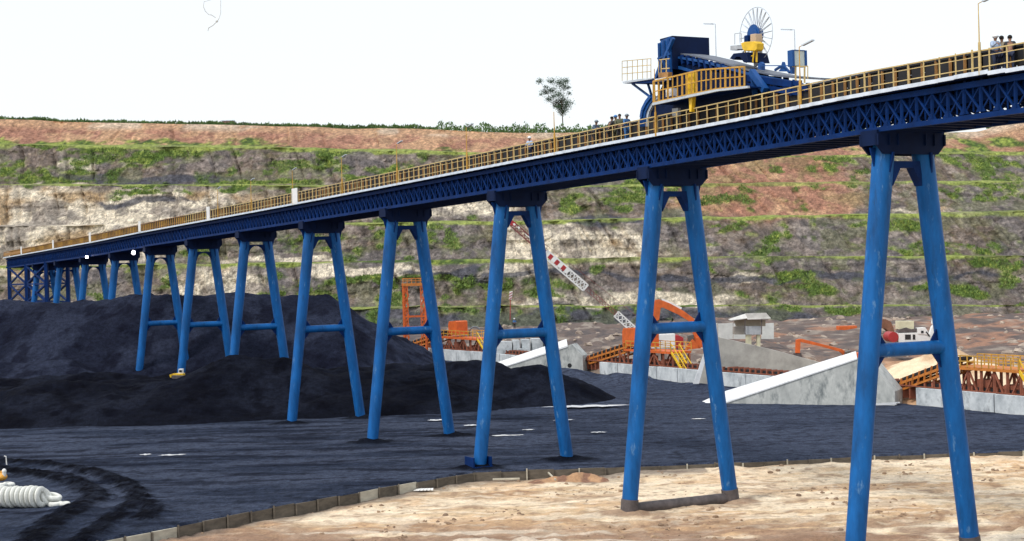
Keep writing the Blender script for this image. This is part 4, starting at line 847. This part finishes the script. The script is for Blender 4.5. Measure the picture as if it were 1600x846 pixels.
# feeder machines beside the conveyor
def feeder(x0, x1, label, hop=None, hopm=ORG, fl=3.8):
    a0 = (x0-800)/F; a1_ = (x1-800)/F; off = 2.6
    Y0 = 120.9/(a0+.51); Y1 = 120.9/(a1_+.51); e = -wd_; L_ = (Y0-Y1)*1.123; O = WLp(Y0, off)
    t = empty('belt_feeder', O, label, 'belt feeder', 'orange belt feeders behind the concrete wall')
    def Q(s, w_, z): return O+e*s+wn*w_+Vector((0, 0, z))
    li = L_*.42; lp = L_*.86
    mb = MB(); z0, z1 = 2.0, fl+.9
    mb.prism([Q(0, -1, z0), Q(li, -1, z1), Q(li, -1, z1+.3), Q(0, -1, z0+.45)], wn*2); mb.build('belt', BLACK, t)
    mb = MB()
    for zz, th in ((-.3, .26), (-1.0, .22)): 
        for ww in (-1.15, 1.15): mb.bar(Q(0, ww, z0+zz+.2), Q(li, ww, z1+zz), .2, th)
    k = 9
    for i in range(k):
        s = li*i/k; z = z0+(z1-z0)*i/k
        for ww in (-1.2, 1.2): mb.bar(Q(s, ww, z-.8), Q(s+.25, ww, z+.45), .16, .16)
    mb.build('incline_frame', ORGY, t)
    mb = MB()
    for i in range(3): 
        s = li*(.3+.3*i)
        for ww in (-1.1, 1.1): mb = MB(); mb.bar(Q(s, ww, .3), Q(s, ww, z0+(z1-z0)*s/li-1), .2, .2); mb.build('incline_leg', RBR, t)
    mb = MB()
    k = 6; ss = [li*.8+(lp-li*.8)*i/k for i in range(k+1)]
    for ww in (-1.2, 1.4):
        mb = MB()
        for i, s in enumerate(ss):
            mb.bar(Q(s, ww, .3), Q(s, ww, fl), .24, .24)
            if i < k: mb.bar(Q(s, ww, .6) if i % 2 else Q(s, ww, fl), Q(ss[i+1], ww, fl) if i % 2 else Q(ss[i+1], ww, .6), .16, .16)
        mb.build('trestle_side', RBR, t)
    mb = MB(); mb.prism([Q(li*.95, -1.5, fl), Q(lp, -1.5, fl), Q(lp, -1.5, fl+.3), Q(li*.95, -1.5, fl+.3)], wn*3.2); mb.build('platform', ORG if hop else ORGY, t)
    mb = MB(); k = 9
    for ww in (-1.5, 1.7):
        for i in range(k+1): s = li+(lp-li)*i/k; mb.bar(Q(s, ww, fl+.3), Q(s, ww, fl+1.4), .11, .11)
        for h_ in (.85, 1.4): mb.bar(Q(li, ww, fl+h_), Q(lp, ww, fl+h_), .1, .1)
    mb.build('platform_railing', YEL, t)
    mb = MB()
    for ww in (-1.4, -.2):
        mb.bar(Q(lp, ww, fl+.2), Q(L_, ww, .4), .14, .3); mb.bar(Q(lp, ww, fl+1.3), Q(L_, ww, 1.5), .09, .09)
        for i in range(5): f_ = i/4; mb.bar(Q(lp+(L_-lp)*f_, ww, fl+.2+(0.2-fl)*f_), Q(lp+(L_-lp)*f_, ww, fl+1.3+(.2-fl)*f_), .08, .08)
    for i in range(12): f_ = (i+.5)/12; mb.bar(Q(lp+(L_-lp)*f_, -1.4, fl+.2+(.2-fl)*f_), Q(lp+(L_-lp)*f_, -.2, fl+.2+(.2-fl)*f_), .25, .06)
    mb.build('stairs', YELB, t)
    if hop:
        mb = MB(); s0, s1, h_ = hop; s0 *= L_; s1 *= L_
        mb.prism([Q(s0, -1.1, fl+.6), Q(s1, -1.1, fl+.6), Q(s1, -1.1, fl+h_), Q(s1-.4, -1.1, fl+h_+.15), Q(s0+.3, -1.1, fl+h_), Q(s0, -1.1, fl+h_-.5)], wn*2.1); mb.build('hopper', hopm, t, bevel=.04)
    mb = MB(); mb.prism([Q(li*1.3, -.8, .8), Q(li*1.3+2, -.8, .8), Q(li*1.3+2, -.8, 2.9), Q(li*1.3, -.8, 2.9)], wn*1.2); mb.tube(Q(li*1.8, -1.0, 1.8), Q(li*1.8, 0.4, 1.8), .8, n=14)
    mb.build('drive_unit', RBR, t)
feeder(1385, 1608, 'orange belt feeder with yellow railings and stairs behind the wall at the right edge')
feeder(903, 1057, 'orange belt feeder with a tall orange hopper, between the second and third piers', (.36, .60, 3.1), fl=3.4)
feeder(626, 752, 'small far orange belt feeder beside the orange lattice tower', (.50, .60, 2.9), fl=3.5)
# orange lattice tower
f5 = Frame(at(648, 500, 262), (1, 0)); tw = empty('lattice_tower', f5.pt(648, 545), 'tall open orange lattice tower with a yellow top frame', 'lattice tower')
def tz(y): return f5.pt(648, y).z
xa, xb = f5.pt(631, 500).x, f5.pt(665, 500).x; Y0 = 262; mb = MB()
for X_ in (xa, xb):
    for Y_ in (Y0, Y0+3.2): mb.bar((X_, Y_, .5), (X_, Y_, tz(444)), .3, .3)
mb.build('leg', ORG, tw); mb = MB(); lv = [444, 462, 478, 495, 512, 530]
for y0, y1 in zip(lv, lv[1:]):
    for Y_ in (Y0, Y0+3.2):
        if y0 in (478, 495): mb.bar((xa, Y_, tz(y1)), (xb, Y_, tz(y1)), .22, .22)
        for X_, d__ in ((xa, .75), (xb, -.75)): mb.bar((X_, Y_, tz(y0)), (X_+d__, Y_, tz(y1)), .13, .13); mb.bar((X_+d__, Y_, tz(y0)), (X_, Y_, tz(y1)), .13, .13)
    for X_ in (xa, xb): mb.bar((X_, Y0, tz(y0)), (X_, Y0+3.2, tz(y1)), .13, .13); mb.bar((X_, Y0+3.2, tz(y0)), (X_, Y0, tz(y1)), .13, .13)
for X_ in (xa+.75, xb-.75): mb.bar((X_, Y0, .5), (X_, Y0, tz(444)), .14, .14)
mb.build('bracing', ORG, tw); mb = MB()
for X0, X1, Ya, Yb in ((xa, xb, Y0, Y0), (xa, xb, Y0+3.2, Y0+3.2), (xa, xa, Y0, Y0+3.2), (xb, xb, Y0, Y0+3.2)):
    for yy, th in ((435.5, .16), (439, .1), (445, .45)): mb.bar((X0, Ya, tz(yy)), (X1, Yb, tz(yy)), th, th)
for i in range(6): X_ = xa+(xb-xa)*i/5; mb.bar((X_, Y0, tz(445)), (X_, Y0, tz(435.5)), .12, .12)
mb.build('top_frame', ORGY, tw)

# ================================================================== MACHINES BEHIND
def M(fr, par, name, m, polys, w0=0, w1=2, bars=(), bevel=0):
    mb = MB()
    for px in polys: mb.slab(fr, px, w0, w1)
    for (x0, y0, x1, y1, ww, th) in bars: mb.bar(fr.pt(x0, y0, ww), fr.pt(x1, y1, ww), th, th)
    return mb.build(name, m, par, bevel=bevel)
def tracks(fr, par, x0, x1, y0, y1, m=RUST):
    h = (y1-y0)/2
    for w0 in (-.3, 2.2):
        mb = MB(); pts = []
        for i in range(9): a = math.pi/2+math.pi*i/8; pts.append((x0+h+h*math.cos(a), (y0+y1)/2-h*math.sin(a)))
        for i in range(9): a = -math.pi/2+math.pi*i/8; pts.append((x1-h+h*math.cos(a), (y0+y1)/2-h*math.sin(a)))
        mb.slab(fr, pts, w0, w0+.7); mb.build('track', m, par)
# lattice boom crane, left-leaning
c1 = Frame(at(1040, 545, 236), (1, 0)); cr1 = empty('crawler_crane', c1.pt(1045, 556), 'crawler crane with a long red and white lattice boom leaning up to the left', 'crane', None)
tracks(c1, cr1, 1008, 1072, 545, 556)
M(c1, cr1, 'house', CWHT, [[(1026, 545), (1026, 523), (1055, 522), (1055, 545)]], 0, 2.6, bevel=.05)
M(c1, cr1, 'counterweight', RED, [[(1055, 545), (1055, 524), (1060, 524), (1068, 528), (1068, 545)]], -.1, 2.7, bevel=.08)
cab1 = M(c1, cr1, 'cab', CWHT, [[(1012, 545), (1012, 530), (1017, 527), (1025, 527), (1025, 545)]], -.3, .9, bevel=.04)
M(c1, cab1, 'cab_window', GLASS, [[(1014, 538), (1014, 531), (1018, 529), (1023, 529), (1023, 538)]], -.34, -.31)
def lattice(fr, par, name, m, x0, y0, x1, y1, w_, th, n, solid=0, closed=True):
    a = fr.pt(x0, y0, .6); b = fr.pt(x1, y1, .6); d_ = (b-a).normalized(); up = fr.n.cross(d_); mb = MB()
    ch = [(s*w_/2, t*w_/2) for s in (-1, 1) for t in (-1, 1)]
    for s, t_ in ch: mb.bar(a+up*s+fr.n*t_, b+up*s+fr.n*t_, th, th)
    for i in range(n):
        p = a+(b-a)*i/n; q = a+(b-a)*(i+1)/n
        for t_ in (-w_/2, w_/2):
            mb.bar(p-up*w_/2+fr.n*t_, q+up*w_/2+fr.n*t_, th*.6, th*.6); mb.bar(p+up*w_/2+fr.n*t_, q-up*w_/2+fr.n*t_, th*.6, th*.6)
    if closed:
        for p in (a, b): 
            for t_ in (-w_/2, w_/2): mb.bar(p-up*w_/2+fr.n*t_, p+up*w_/2+fr.n*t_, th, th)
    return mb.build(name, m, par), (a, b, d_, up)
DRED = mat('dark red lattice paint', (.20, .05, .05), .6, .3, 1)
lattice(c1, cr1, 'boom_section', CWHT, 1018, 541, 963, 491, 1.0, .17, 9)
lattice(c1, cr1, 'boom_section', DRED, 962, 490, 916, 451, .6, .055, 10)
_, (a, b, d_, up) = lattice(c1, cr1, 'boom_section', CWHT, 915, 450, 852, 396, 1.15, .2, 12)
mb = MB(); L_ = (b-a).length
for f0, f1 in ((.52, .60), (.68, .76), (.84, .92)):
    mb.prism([a+d_*L_*f0-up*.3, a+d_*L_*f1-up*.3, a+d_*L_*f1+up*.45, a+d_*L_*f0+up*.45], c1.n*-.65)
mb.build('red_panel', RED, cr1)
mb = MB()
for f0, f1 in ((.44, .52), (.60, .68), (.76, .84), (.92, 1.0)): mb.prism([a+d_*L_*f0-up*.3, a+d_*L_*f1-up*.3, a+d_*L_*f1+up*.45, a+d_*L_*f0+up*.45], c1.n*-.65)
mb.build('white_panel', CWHT, cr1)
lattice(c1, cr1, 'boom_section', DRED, 851, 395, 800, 350, .8, .16, 9)
M(c1, cr1, 'boom_head', RED, [[(793, 345), (796, 342), (806, 348), (806, 355), (798, 352)]], .1, 1.1)
M(c1, cr1, 'pendant_line', DRED, [], bars=[(806, 346, 1000, 498, .5, .05), (1000, 498, 1040, 522, .5, .06), (806, 346, 806, 380, .4, .04)])
M(c1, cr1, 'white_stripe', WPAN, [[(801, 350), (804, 349), (806, 352), (803, 353)], [(808, 355), (811, 354), (813, 357), (810, 358)], [(819, 364), (828, 371), (830, 375), (821, 367)]], .05, .12)
# white machine with red drum on the right
c2 = Frame(at(1430, 535, 212), (1, .05)); cr2 = empty('mobile_crane', c2.pt(1430, 548), 'white crane with round red counterweight and cream roof box, behind the rightmost pier', 'crane')
tracks(c2, cr2, 1398, 1462, 536, 547)
hs2 = M(c2, cr2, 'house', CWHT, [[(1404, 537), (1404, 521), (1440, 520), (1452, 524), (1458, 534), (1456, 537)]], 0, 2.8, bevel=.05)
M(c2, hs2, 'window', GLASS, [[(1414, 531), (1414, 523), (1423, 523), (1423, 531)], [(1426, 531), (1426, 523), (1430, 523), (1430, 531)]], -.04, 0)
mb = MB(); p = c2.pt(1396, 527, 0); mb.tube(p, p+c2.n*2.6, .72, n=18); mb.build('counterweight', RED, cr2, smooth=True)
M(c2, cr2, 'roof_box', CREAM, [[(1404, 515), (1404, 502), (1428, 502), (1428, 515)]], .6, 2.2, bevel=.04)
M(c2, cr2, 'engine', RUST, [[(1404, 520), (1406, 515), (1416, 512), (1424, 515), (1434, 513), (1434, 520)]], .3, 1.8)
cab2 = M(c2, cr2, 'cab', CWHT, [[(1434, 522), (1434, 513), (1446, 512), (1453, 524)]], -.1, 1.2, bevel=.04)
M(c2, cab2, 'cab_window', GLASS, [[(1439, 521), (1439, 517), (1443, 517), (1443, 521)], [(1446, 519), (1448, 518), (1453, 525), (1452, 527)]], -.14, -.1)
M(c2, cr2, 'boom', CWHT, [[(1452, 525), (1456, 512), (1462, 503), (1466, 502), (1467, 512), (1462, 524), (1457, 535)], [(1457, 506), (1461, 482), (1463, 480), (1463, 493), (1464, 506)]], .4, 1.1, bars=[(1456, 530, 1469, 512, -.1, .18)])
# excavators
def excav(fr, label, polys, body=None, trk=None, loc=(0, 0)):
    t = empty('excavator', fr.pt(*loc), label, 'excavator', 'orange excavators working behind the coal yard')
    if trk: tracks(fr, t, *trk)
    if body:
        x0, x1, y0, y1 = body
        M(fr, t, 'body', ORG, [[(x0, y1), (x0, y0+3), (x0+(x1-x0)*.3, y0), (x1-2, y0), (x1, y0+3), (x1, y1)]], 0, 2.5, bevel=.05)
        M(fr, t, 'cab', mat('cab dark', (.10, .09, .08), .4), [[(x0-1, y1), (x0-1, y0-2), (x0+8, y0-4), (x0+8, y1)]], -.3, .8, bevel=.04)
    for i_, (nm, m, px) in enumerate(polys): M(fr, t, nm, m, [px], .5+.04*i_, 1.1+.03*i_, bevel=.03)
    return t
e1 = Frame(at(1080, 550, 244), (1, 0))
e_ = excav(e1, 'large orange excavator with its raised boom framed by the second nearest pier', [
    ('boom', ORG, [(1084, 535), (1082, 512), (1076, 502), (1060, 492), (1036, 481), (1028, 482), (1026, 474), (1032, 469), (1046, 474), (1068, 486), (1084, 498), (1090, 512), (1093, 535)]),
    ('stick', ORG, [(1020, 478), (1024, 469), (1031, 468), (1033, 476), (1030, 500), (1026, 502), (1019, 496)]),
    ('bucket', RUST, [(1016, 496), (1030, 500), (1030, 512), (1020, 514), (1014, 506)]),
    ('hydraulic_cylinder', CWHT, [(1034, 469), (1036, 467), (1066, 481), (1064, 484)]),
    ('cylinder', RUST, [(1052, 500), (1050, 496), (1056, 495), (1050, 504), (1046, 504)])], (1076, 1112, 527, 546), (1072, 1116, 546, 556), (1090, 556))
M(e1, e_, 'track_guard', ORG, [[(1068, 548), (1082, 530), (1090, 538), (1092, 549)]], -.6, -.1)
e3 = Frame(at(1290, 550, 214), (1, 0))
excav(e3, 'orange excavator with a low boom, mostly hidden by the large ramp wall', [
    ('stick', ORG, [(1243, 552), (1244, 531), (1251, 530), (1250, 552)]), ('boom', ORG, [(1247, 530), (1254, 530), (1285, 538), (1316, 546), (1330, 556), (1326, 562), (1312, 550), (1284, 542), (1252, 535)]),
    ('bucket', RUST, [(1240, 552), (1252, 552), (1254, 560), (1244, 562)])], (1322, 1362, 552, 570), (1318, 1366, 570, 580), (1340, 580))
e2 = Frame(at(1220, 520, 300), (1, 0))
excav(e2, 'far faded orange excavator lying low on the brown earth right of the stilted hut', [
    ('boom', ORG, [(1228, 514), (1234, 512), (1252, 515), (1256, 518), (1254, 521), (1248, 518), (1232, 517)]), ('bucket', RUST, [(1252, 518), (1256, 518), (1257, 523), (1252, 523)])], (1200, 1232, 516, 524), (1198, 1234, 524, 529), (1216, 529))
# hut on stilts + white site wall
h1 = Frame(at(1175, 520, 236), (1, .05)); ht = empty('stilted_hut', h1.pt(1175, 545), 'small grey hut on two pale stilts with a whitish pitched roof', 'hut')
M(h1, ht, 'wall', GREY, [[(1164, 523), (1164, 510), (1189, 510), (1189, 523)]], 0, 2.4)
M(h1, ht, 'side_panel', mat('weathered plywood', (.30, .28, .25), .9), [[(1148, 523), (1148, 511), (1163, 509), (1163, 523)]], .6, 2.4)
M(h1, ht, 'roof', mat('pale sheet roof', (.6, .6, .57), .7, .25, 1.2), [[(1164, 490), (1197, 489), (1203, 496.5), (1169, 498.5)]], -.6, -.5)
mb = MB(); a = [h1.pt(1164, 490.5, 1.2), h1.pt(1197, 489.5, 1.2), h1.pt(1204, 497, -.7), h1.pt(1168, 498.5, -.7)]; mb.prism(a, Vector((0, 0, -.12)))
mb.prism([h1.pt(1138, 499, .6), h1.pt(1164, 490.5, 1.2), h1.pt(1168, 497, -.5), h1.pt(1142, 500.5, -.3)], Vector((0, 0, -.1))); mb.build('roof_sheet', MATS['pale sheet roof'], ht)
M(h1, ht, 'gable', mat('tan gable', (.34, .29, .22), .9), [[(1164, 492), (1168, 500), (1196, 500), (1196, 510), (1150, 510), (1146, 500)]], .9, 1.1)
M(h1, ht, 'stilt', CREAM, [[(1166, 545), (1166, 523), (1174, 523), (1174, 545)], [(1183, 545), (1183, 523), (1188, 523), (1188, 545)]], .2, .9)
M(h1, ht, 'post', RUST, [], bars=[(1164, 500, 1164, 523, -.4, .12), (1190, 498, 1190, 523, -.4, .12)])
hw_ = Frame(at(1160, 520, 250), (1, .05)); sw = MB()
for x0, x1 in ((1096, 1121), (1122, 1145), (1146, 1168), (1190, 1209)): sw.slab(hw_, [(x0, 530), (x0, 506), (x1, 505), (x1, 530)], 0, .2+.05*(x0 % 3))
tag(sw.build('site_wall', mat('whitish sheet wall', (.62, .64, .62), .7, .2, .7), None, origin=hw_.pt(1160, 530)), 'row of whitish sheet panels standing behind the stilted hut', 'site wall')
# flatbed with orange container
tb_ = Frame(at(1315, 520, 285), (1, 0)); fb = empty('flatbed_trailer', tb_.pt(1313, 524), 'long low white flatbed trailer on the far brown earth', 'trailer')
M(tb_, fb, 'bed', CWHT, [[(1285, 519.5), (1285, 517.5), (1345, 516.5), (1345, 518.5)]], 0, 2.4)
mb = MB()
for x in (1292, 1297, 1332, 1338): p = tb_.pt(x, 521.5, 0); mb.tube(p, p+tb_.n*2.3, .4, n=12)
mb.build('wheel', BLACK, fb)
o = M(tb_, None, 'container', ORG, [[(1310, 517.2), (1310, 510), (1339, 509.5), (1339, 516.8)]], .1, 2.2, bevel=.03); tag(o, 'low orange steel container lying on the white flatbed trailer', 'container')
# rusty bucket, sand heap, timber, distant pole
rb = Frame(at(1382, 510, 230), (1, 0)); o = M(rb, None, 'excavator_bucket', mat('rusty steel', (.22, .10, .06), .9, .4, 1), [[(1370, 498), (1384, 499), (1392, 503), (1396, 513), (1398, 521), (1390, 520), (1384, 514), (1372, 512)]], 0, 2, bevel=.04)
tag(o, 'rusty brown steel bucket raised beside the red counterweight', 'bucket')
X, Y = np.meshgrid(np.linspace(38, 62, 90), np.linspace(168, 192, 70)); d2 = np.hypot((X-50)/10, (Y-179)/8)
H = np.maximum(4.2*(1-d2)+(fbm(X/3, Y/3, 4)-.5)*1.2, -.5)+.6
o = grid_obj('sand_heap', X, Y, H, lerpc(const(X.shape, [.72, .58, .40]), [.52, .36, .22], sst(.5, .65, fbm(X/2, Y/2, 4))), colmat('pale sand', .95, .15, 1, 5, .05), kind=None); tag(o, 'pale beige sand heap behind the nearest orange belt feeder', 'sand heap')
tmb = MB()
for a, b in (((1352, 629), (1392, 620)), ((1360, 632), (1396, 626)), ((1350, 624), (1396, 629)), ((1356, 633), (1398, 631))): pa = gnd(*a, .3); pb = gnd(*b, .3); pb.y = pa.y+.3*(pb.y-pa.y); tmb.bar(pa, pb, .16, .12)
tag(tmb.build('timber', COPE, None, origin=gnd(1375, 630, .2)), 'few pale loose timbers crossed at the foot of the large ramp wall', 'timber')
sp = Frame(at(797, 470, 300), (1, 0)); mp_ = empty('marker_post', sp.pt(797, 476), 'small slanted red and white striped marker board on the pit wall', 'marker post')
M(sp, mp_, 'board', CWHT, [[(795, 469), (796, 456), (801, 455), (800, 468)]], 0, .1); M(sp, mp_, 'stripe', RED, [[(795.3, 469-4*i), (800.3, 466-4*i), (800.5, 464.5-4*i), (795.5, 467.5-4*i)] for i in range(3)], -.05, -.01)
M(sp, mp_, 'post', RED, [], bars=[(797.5, 468, 797, 500, .1, .14)])
person(at(804, 515, 255)*1.0, R(20), 'distant worker in blue clothes standing beyond the smaller ramp wall', MBl, DK, WH, H=2.0*.9)
# hoses / pipe coils beside the far feeder
mb = MB(); c = at(742, 520, 262)
for j in range(14): a0 = math.pi*j/13; a1_ = math.pi*(j+1)/13; mb.tube(c+Vector((.9*math.cos(a0), 0, 1.0*math.sin(a0))), c+Vector((.9*math.cos(a1_), 0, 1.0*math.sin(a1_))), .12, n=8)
mb.tube(c+Vector((.9, 0, 0)), c+Vector((.9, 0, -3)), .12, n=8); mb.tube(c+Vector((-.9, 0, 0)), c+Vector((-.9, 0, -3)), .12, n=8)
tag(mb.build('pipe_bend', mat('dull blue grey pipe', (.16, .2, .24), .6), None, origin=c-Vector((0, 0, 3))), 'dull grey pipe bent into an arch beside the far belt feeder', 'pipe')
# pale boulders and rubble on the far earth
rb_ = MB(); r = random.Random(11)
def rock(mb, c, s):
    b = len(mb.v); mb.ball(c, s*r.uniform(.7, 1.3), s*r.uniform(.7, 1.3), s*r.uniform(.4, .8), 7, 5)
    for i in range(b, len(mb.v)): mb.v[i] = tuple(v+r.uniform(-.22, .22)*s for v in mb.v[i])
def gz_at(X_, Y_):
    i = min(max(int(np.searchsorted(gy, Y_)), 0), len(gy)-1); j = min(max(int(np.searchsorted(gx, X_)), 0), len(gx)-1); return GZ[i, j]
for i in range(650):
    Y_ = r.uniform(180, 330); X_ = r.uniform(-10, 120)*Y_/250+5
    if X_-WL(Y_) < 6: continue
    rock(rb_, (X_, Y_, gz_at(X_, Y_)), r.choice((.25, .35, .5, .9)))
tag(rb_.build('rubble', mat('pale rubble', (.5, .42, .34), .95, .5, .3, dark=(.16, .12, .10)), None), 'scattered pale stones and clods on the brown earth beyond the wall', 'rubble', kind='stuff')
rb2 = MB(); 
for i in range(2600):
    X_ = r.uniform(-26, 42); Y_ = r.uniform(79, 116)
    if Y_ > curbY(X_)-.4 or fbm(np.array([X_/4.]), np.array([Y_/3.]), 3)[0] < .56: continue
    rock(rb2, (X_, Y_, gz_at(X_, Y_)), r.choice((.04, .05, .06, .08, .12, .18)))
tag(rb2.build('stones', mat('brown clods', (.42, .29, .18), .95, .5, .3, dark=(.12, .08, .06)), None), 'small brown clods and stones strewn over the pale earth in front', 'stones', kind='stuff')
# mounds of soil at the kerb behind the third pier foot
X, Y = np.meshgrid(np.linspace(-1, 9, 90), np.linspace(110.4, 114.3, 40)); H = -.9+.75*np.exp(-((X-4)/2.6)**2-((Y-112.4)/1.0)**2)*(.5+fbm(X/.7, Y/.7, 4))
o = grid_obj('soil_heap', X, Y, H, lerpc(const(X.shape, [.42, .25, .14]), [.22, .12, .08], sst(.45, .6, fbm(X/.8, Y/.8, 3))), colmat('loose soil', .95, .2, 1, 6, .04), kind=None); tag(o, 'low heap of loose reddish soil against the kerb beside the bolted pier foot', 'soil heap')
mb = MB(); a = gnd(853, 735, -.2); b = gnd(868, 750, -.5); mb.bar(a, b, .1, .1); tag(mb.build('stick', WOODP, None, origin=b), 'pale stick leaning on the reddish soil heap', 'stick')
mb = MB(); a = gnd(770, 749, -.55); b = gnd(812, 748, -.5); mb.bar(a, b, .12, .12); tag(mb.build('plank', WOODP, None, origin=a), 'pale thin plank lying in front of the kerb', 'plank')
mb = MB(); c = gnd(657, 767, -.62); 
for i in range(5): mb.prism([c+Vector((-.5+.2*i, .1*i, 0)), c+Vector((-.1+.25*i, -.2, .02)), c+Vector((.1+.2*i, .2, .12)), c+Vector((-.3+.2*i, .4, .05))], Vector((0, 0, .03)))
tag(mb.build('crumpled_sheet', WPAN, None, origin=c), 'small crumpled white sheet on dark soil in front of the kerb', 'sheet')

# ================================================================== WHITE TYRES
def torus(mb, c, ax, Ro, Ri, wd, n=26):
    c = Vector(c); ax = Vector(ax).normalized(); up = Vector((0, 0, 1)) if abs(ax.z) < .9 else Vector((1, 0, 0)); x = ax.cross(up).normalized(); y = x.cross(ax)
    prof = [(Ri, -.36), (Ri+.15*(Ro-Ri), -.46), (Ro-.45*(Ro-Ri), -.5), (Ro-.16*(Ro-Ri), -.38), (Ro, -.14), (Ro, .14), (Ro-.16*(Ro-Ri), .38), (Ro-.45*(Ro-Ri), .5), (Ri+.12*(Ro-Ri), .5), (Ri, .40)]
    k = len(prof); vs = []; fs = []
    for i in range(n):
        a = 2*math.pi*i/n; e = x*math.cos(a)+y*math.sin(a)
        for rr_, ww in prof: vs.append(c+e*rr_+ax*ww*wd)
    for i in range(n):
        for j in range(k): fs.append((i*k+j, i*k+(j+1) % k, ((i+1) % n)*k+(j+1) % k, ((i+1) % n)*k+j))
    mb.add(vs, fs)
def tyre(c, ax, label, Ro=.72, wd=.27):
    mb = MB(); torus(mb, c, ax, Ro, Ro*.5, wd); o = mb.build('tyre', TYREW, None, origin=c, smooth=True); tag(o, label, 'tyre', 'white painted tyres on the coal yard')
r = random.Random(6)
nums = ['first', 'second', 'third', 'fourth', 'fifth', 'sixth', 'seventh', 'eighth', 'ninth', 'tenth']
for i in range(10):
    x = 65-7.6*i; p = gnd(x, 794, .02); tyre((p.x, p.y+r.uniform(-.08, .08), .75+.02*(i % 3)), (1, -.34+r.uniform(-.06, .06), .10+r.uniform(-.06, .08)), 'white upright tyre, %s from the right in the standing row' % nums[i], r.uniform(.68, .74))
p = gnd(74, 792); tyre((p.x-.05, p.y, .66), (1, -.2, .55), 'white tyre leaning back against the right end of the standing row', .66)
p = gnd(83, 792); tyre((p.x-.1, p.y+.3, .62), (.35, -.15, 1.4), 'white tyre tilted on top of the two flat lying ones', .62, .34)
p = gnd(84, 793); tyre((p.x+.1, p.y+.1, .2), (0, 0, 1), 'white tyre lying flat under the tilted one', .5, .34)
p = gnd(101, 793); tyre((p.x, p.y+.1, .2), (.05, 0, 1), 'white tyre lying flat at the right end of the tyre pile', .36, .32)
for x, y, z, ax, lb in ((14, 762, .2, (.1, 0, 1), 'white tyre lying flat behind the standing row, beside the orange float'), (2, 764, .25, (0, .1, 1), 'white tyre lying flat behind the standing row at the left edge')):
    p = gnd(x, y); tyre((p.x, p.y, z), ax, lb, .45, .34)
mb = MB(); p = gnd(3, 757); mb.ball((p.x, p.y, .55), .42, .42, .3, 14, 9); mb.tube((p.x, p.y, .7), (p.x, p.y, 1.0), .1, .08); tag(mb.build('float', mat('orange plastic', (.75, .36, .05), .5, .1), None, origin=(p.x, p.y, .2), smooth=True), 'orange float lying on the white tyres at the left edge', 'float')
mb = MB(); p = gnd(8, 757); mb.ball((p.x, p.y-.1, .98), .17, .17, .2, 12, 8); mb.tube((p.x, p.y-.1, .6), (p.x, p.y-.1, .85), .12, .16); tag(mb.build('jug', WPAN, None, origin=(p.x, p.y, .2), smooth=True), 'small white jug standing beside the orange float', 'jug')
mb = MB(); p = gnd(11, 729); mb.tube((p.x, p.y, 0), (p.x-.05, p.y, .85), .05, .04); mb.tube((p.x-.05, p.y, .8), (p.x-.2, p.y, .85), .04); tag(mb.build('marker_peg', WPAN, None, origin=(p.x, p.y, 0)), 'thin white peg standing in the dark coal windrow at the left', 'peg')
# yellow dozer half hidden in the coal
d1 = Frame(at(280, 586, 186), (1, 0)); dz = empty('bulldozer', d1.pt(282, 600), 'small yellow and white bulldozer almost hidden in the coal behind a pier leg', 'bulldozer')
tracks(d1, dz, 268, 286, 587, 592); M(d1, dz, 'body', YELB, [[(270, 588), (270, 585), (275, 584), (286, 584), (286, 588)]], .3, 1.6, bevel=.04)
cbz = M(d1, dz, 'cab', WPAN, [[(279, 584), (279, 577), (285, 577), (285, 584)]], .5, 1.4); M(d1, cbz, 'cab_window', GLASS, [[(280, 582), (280, 578.5), (284, 578.5), (284, 582)]], .45, .49); M(d1, dz, 'blade', YELB, [[(266, 590), (265, 586), (267, 585), (268, 590)]], -.3, 2.1)

# thin twig hanging into the top of the view
mb = MB(); tw_ = [[(346, -60), (345, 0), (345, 21), (342, 30), (338, 35), (333, 40), (328, 43), (326, 44), (325, 49)], [(345, -20), (330, 0), (319, 3), (318, 11), (321, 18), (326, 23), (331, 24), (337, 28)]]
for q in tw_:
    pts = [at(x, y, 19) for x, y in q]
    for i, (a, b) in enumerate(zip(pts, pts[1:])): mb.tube(a, b,   .004 if i < 3 else .006, n=6)
mb.ball(at(339, 33.5, 19), .018, .014, .018, 8, 6)
tag(mb.build('hanging_twig', mat('pale grey twig', (.60, .64, .64), .8, .2, 6), None, origin=at(345, -60, 19)), 'thin pale curled twig hanging down into the sky at the upper left', 'twig')
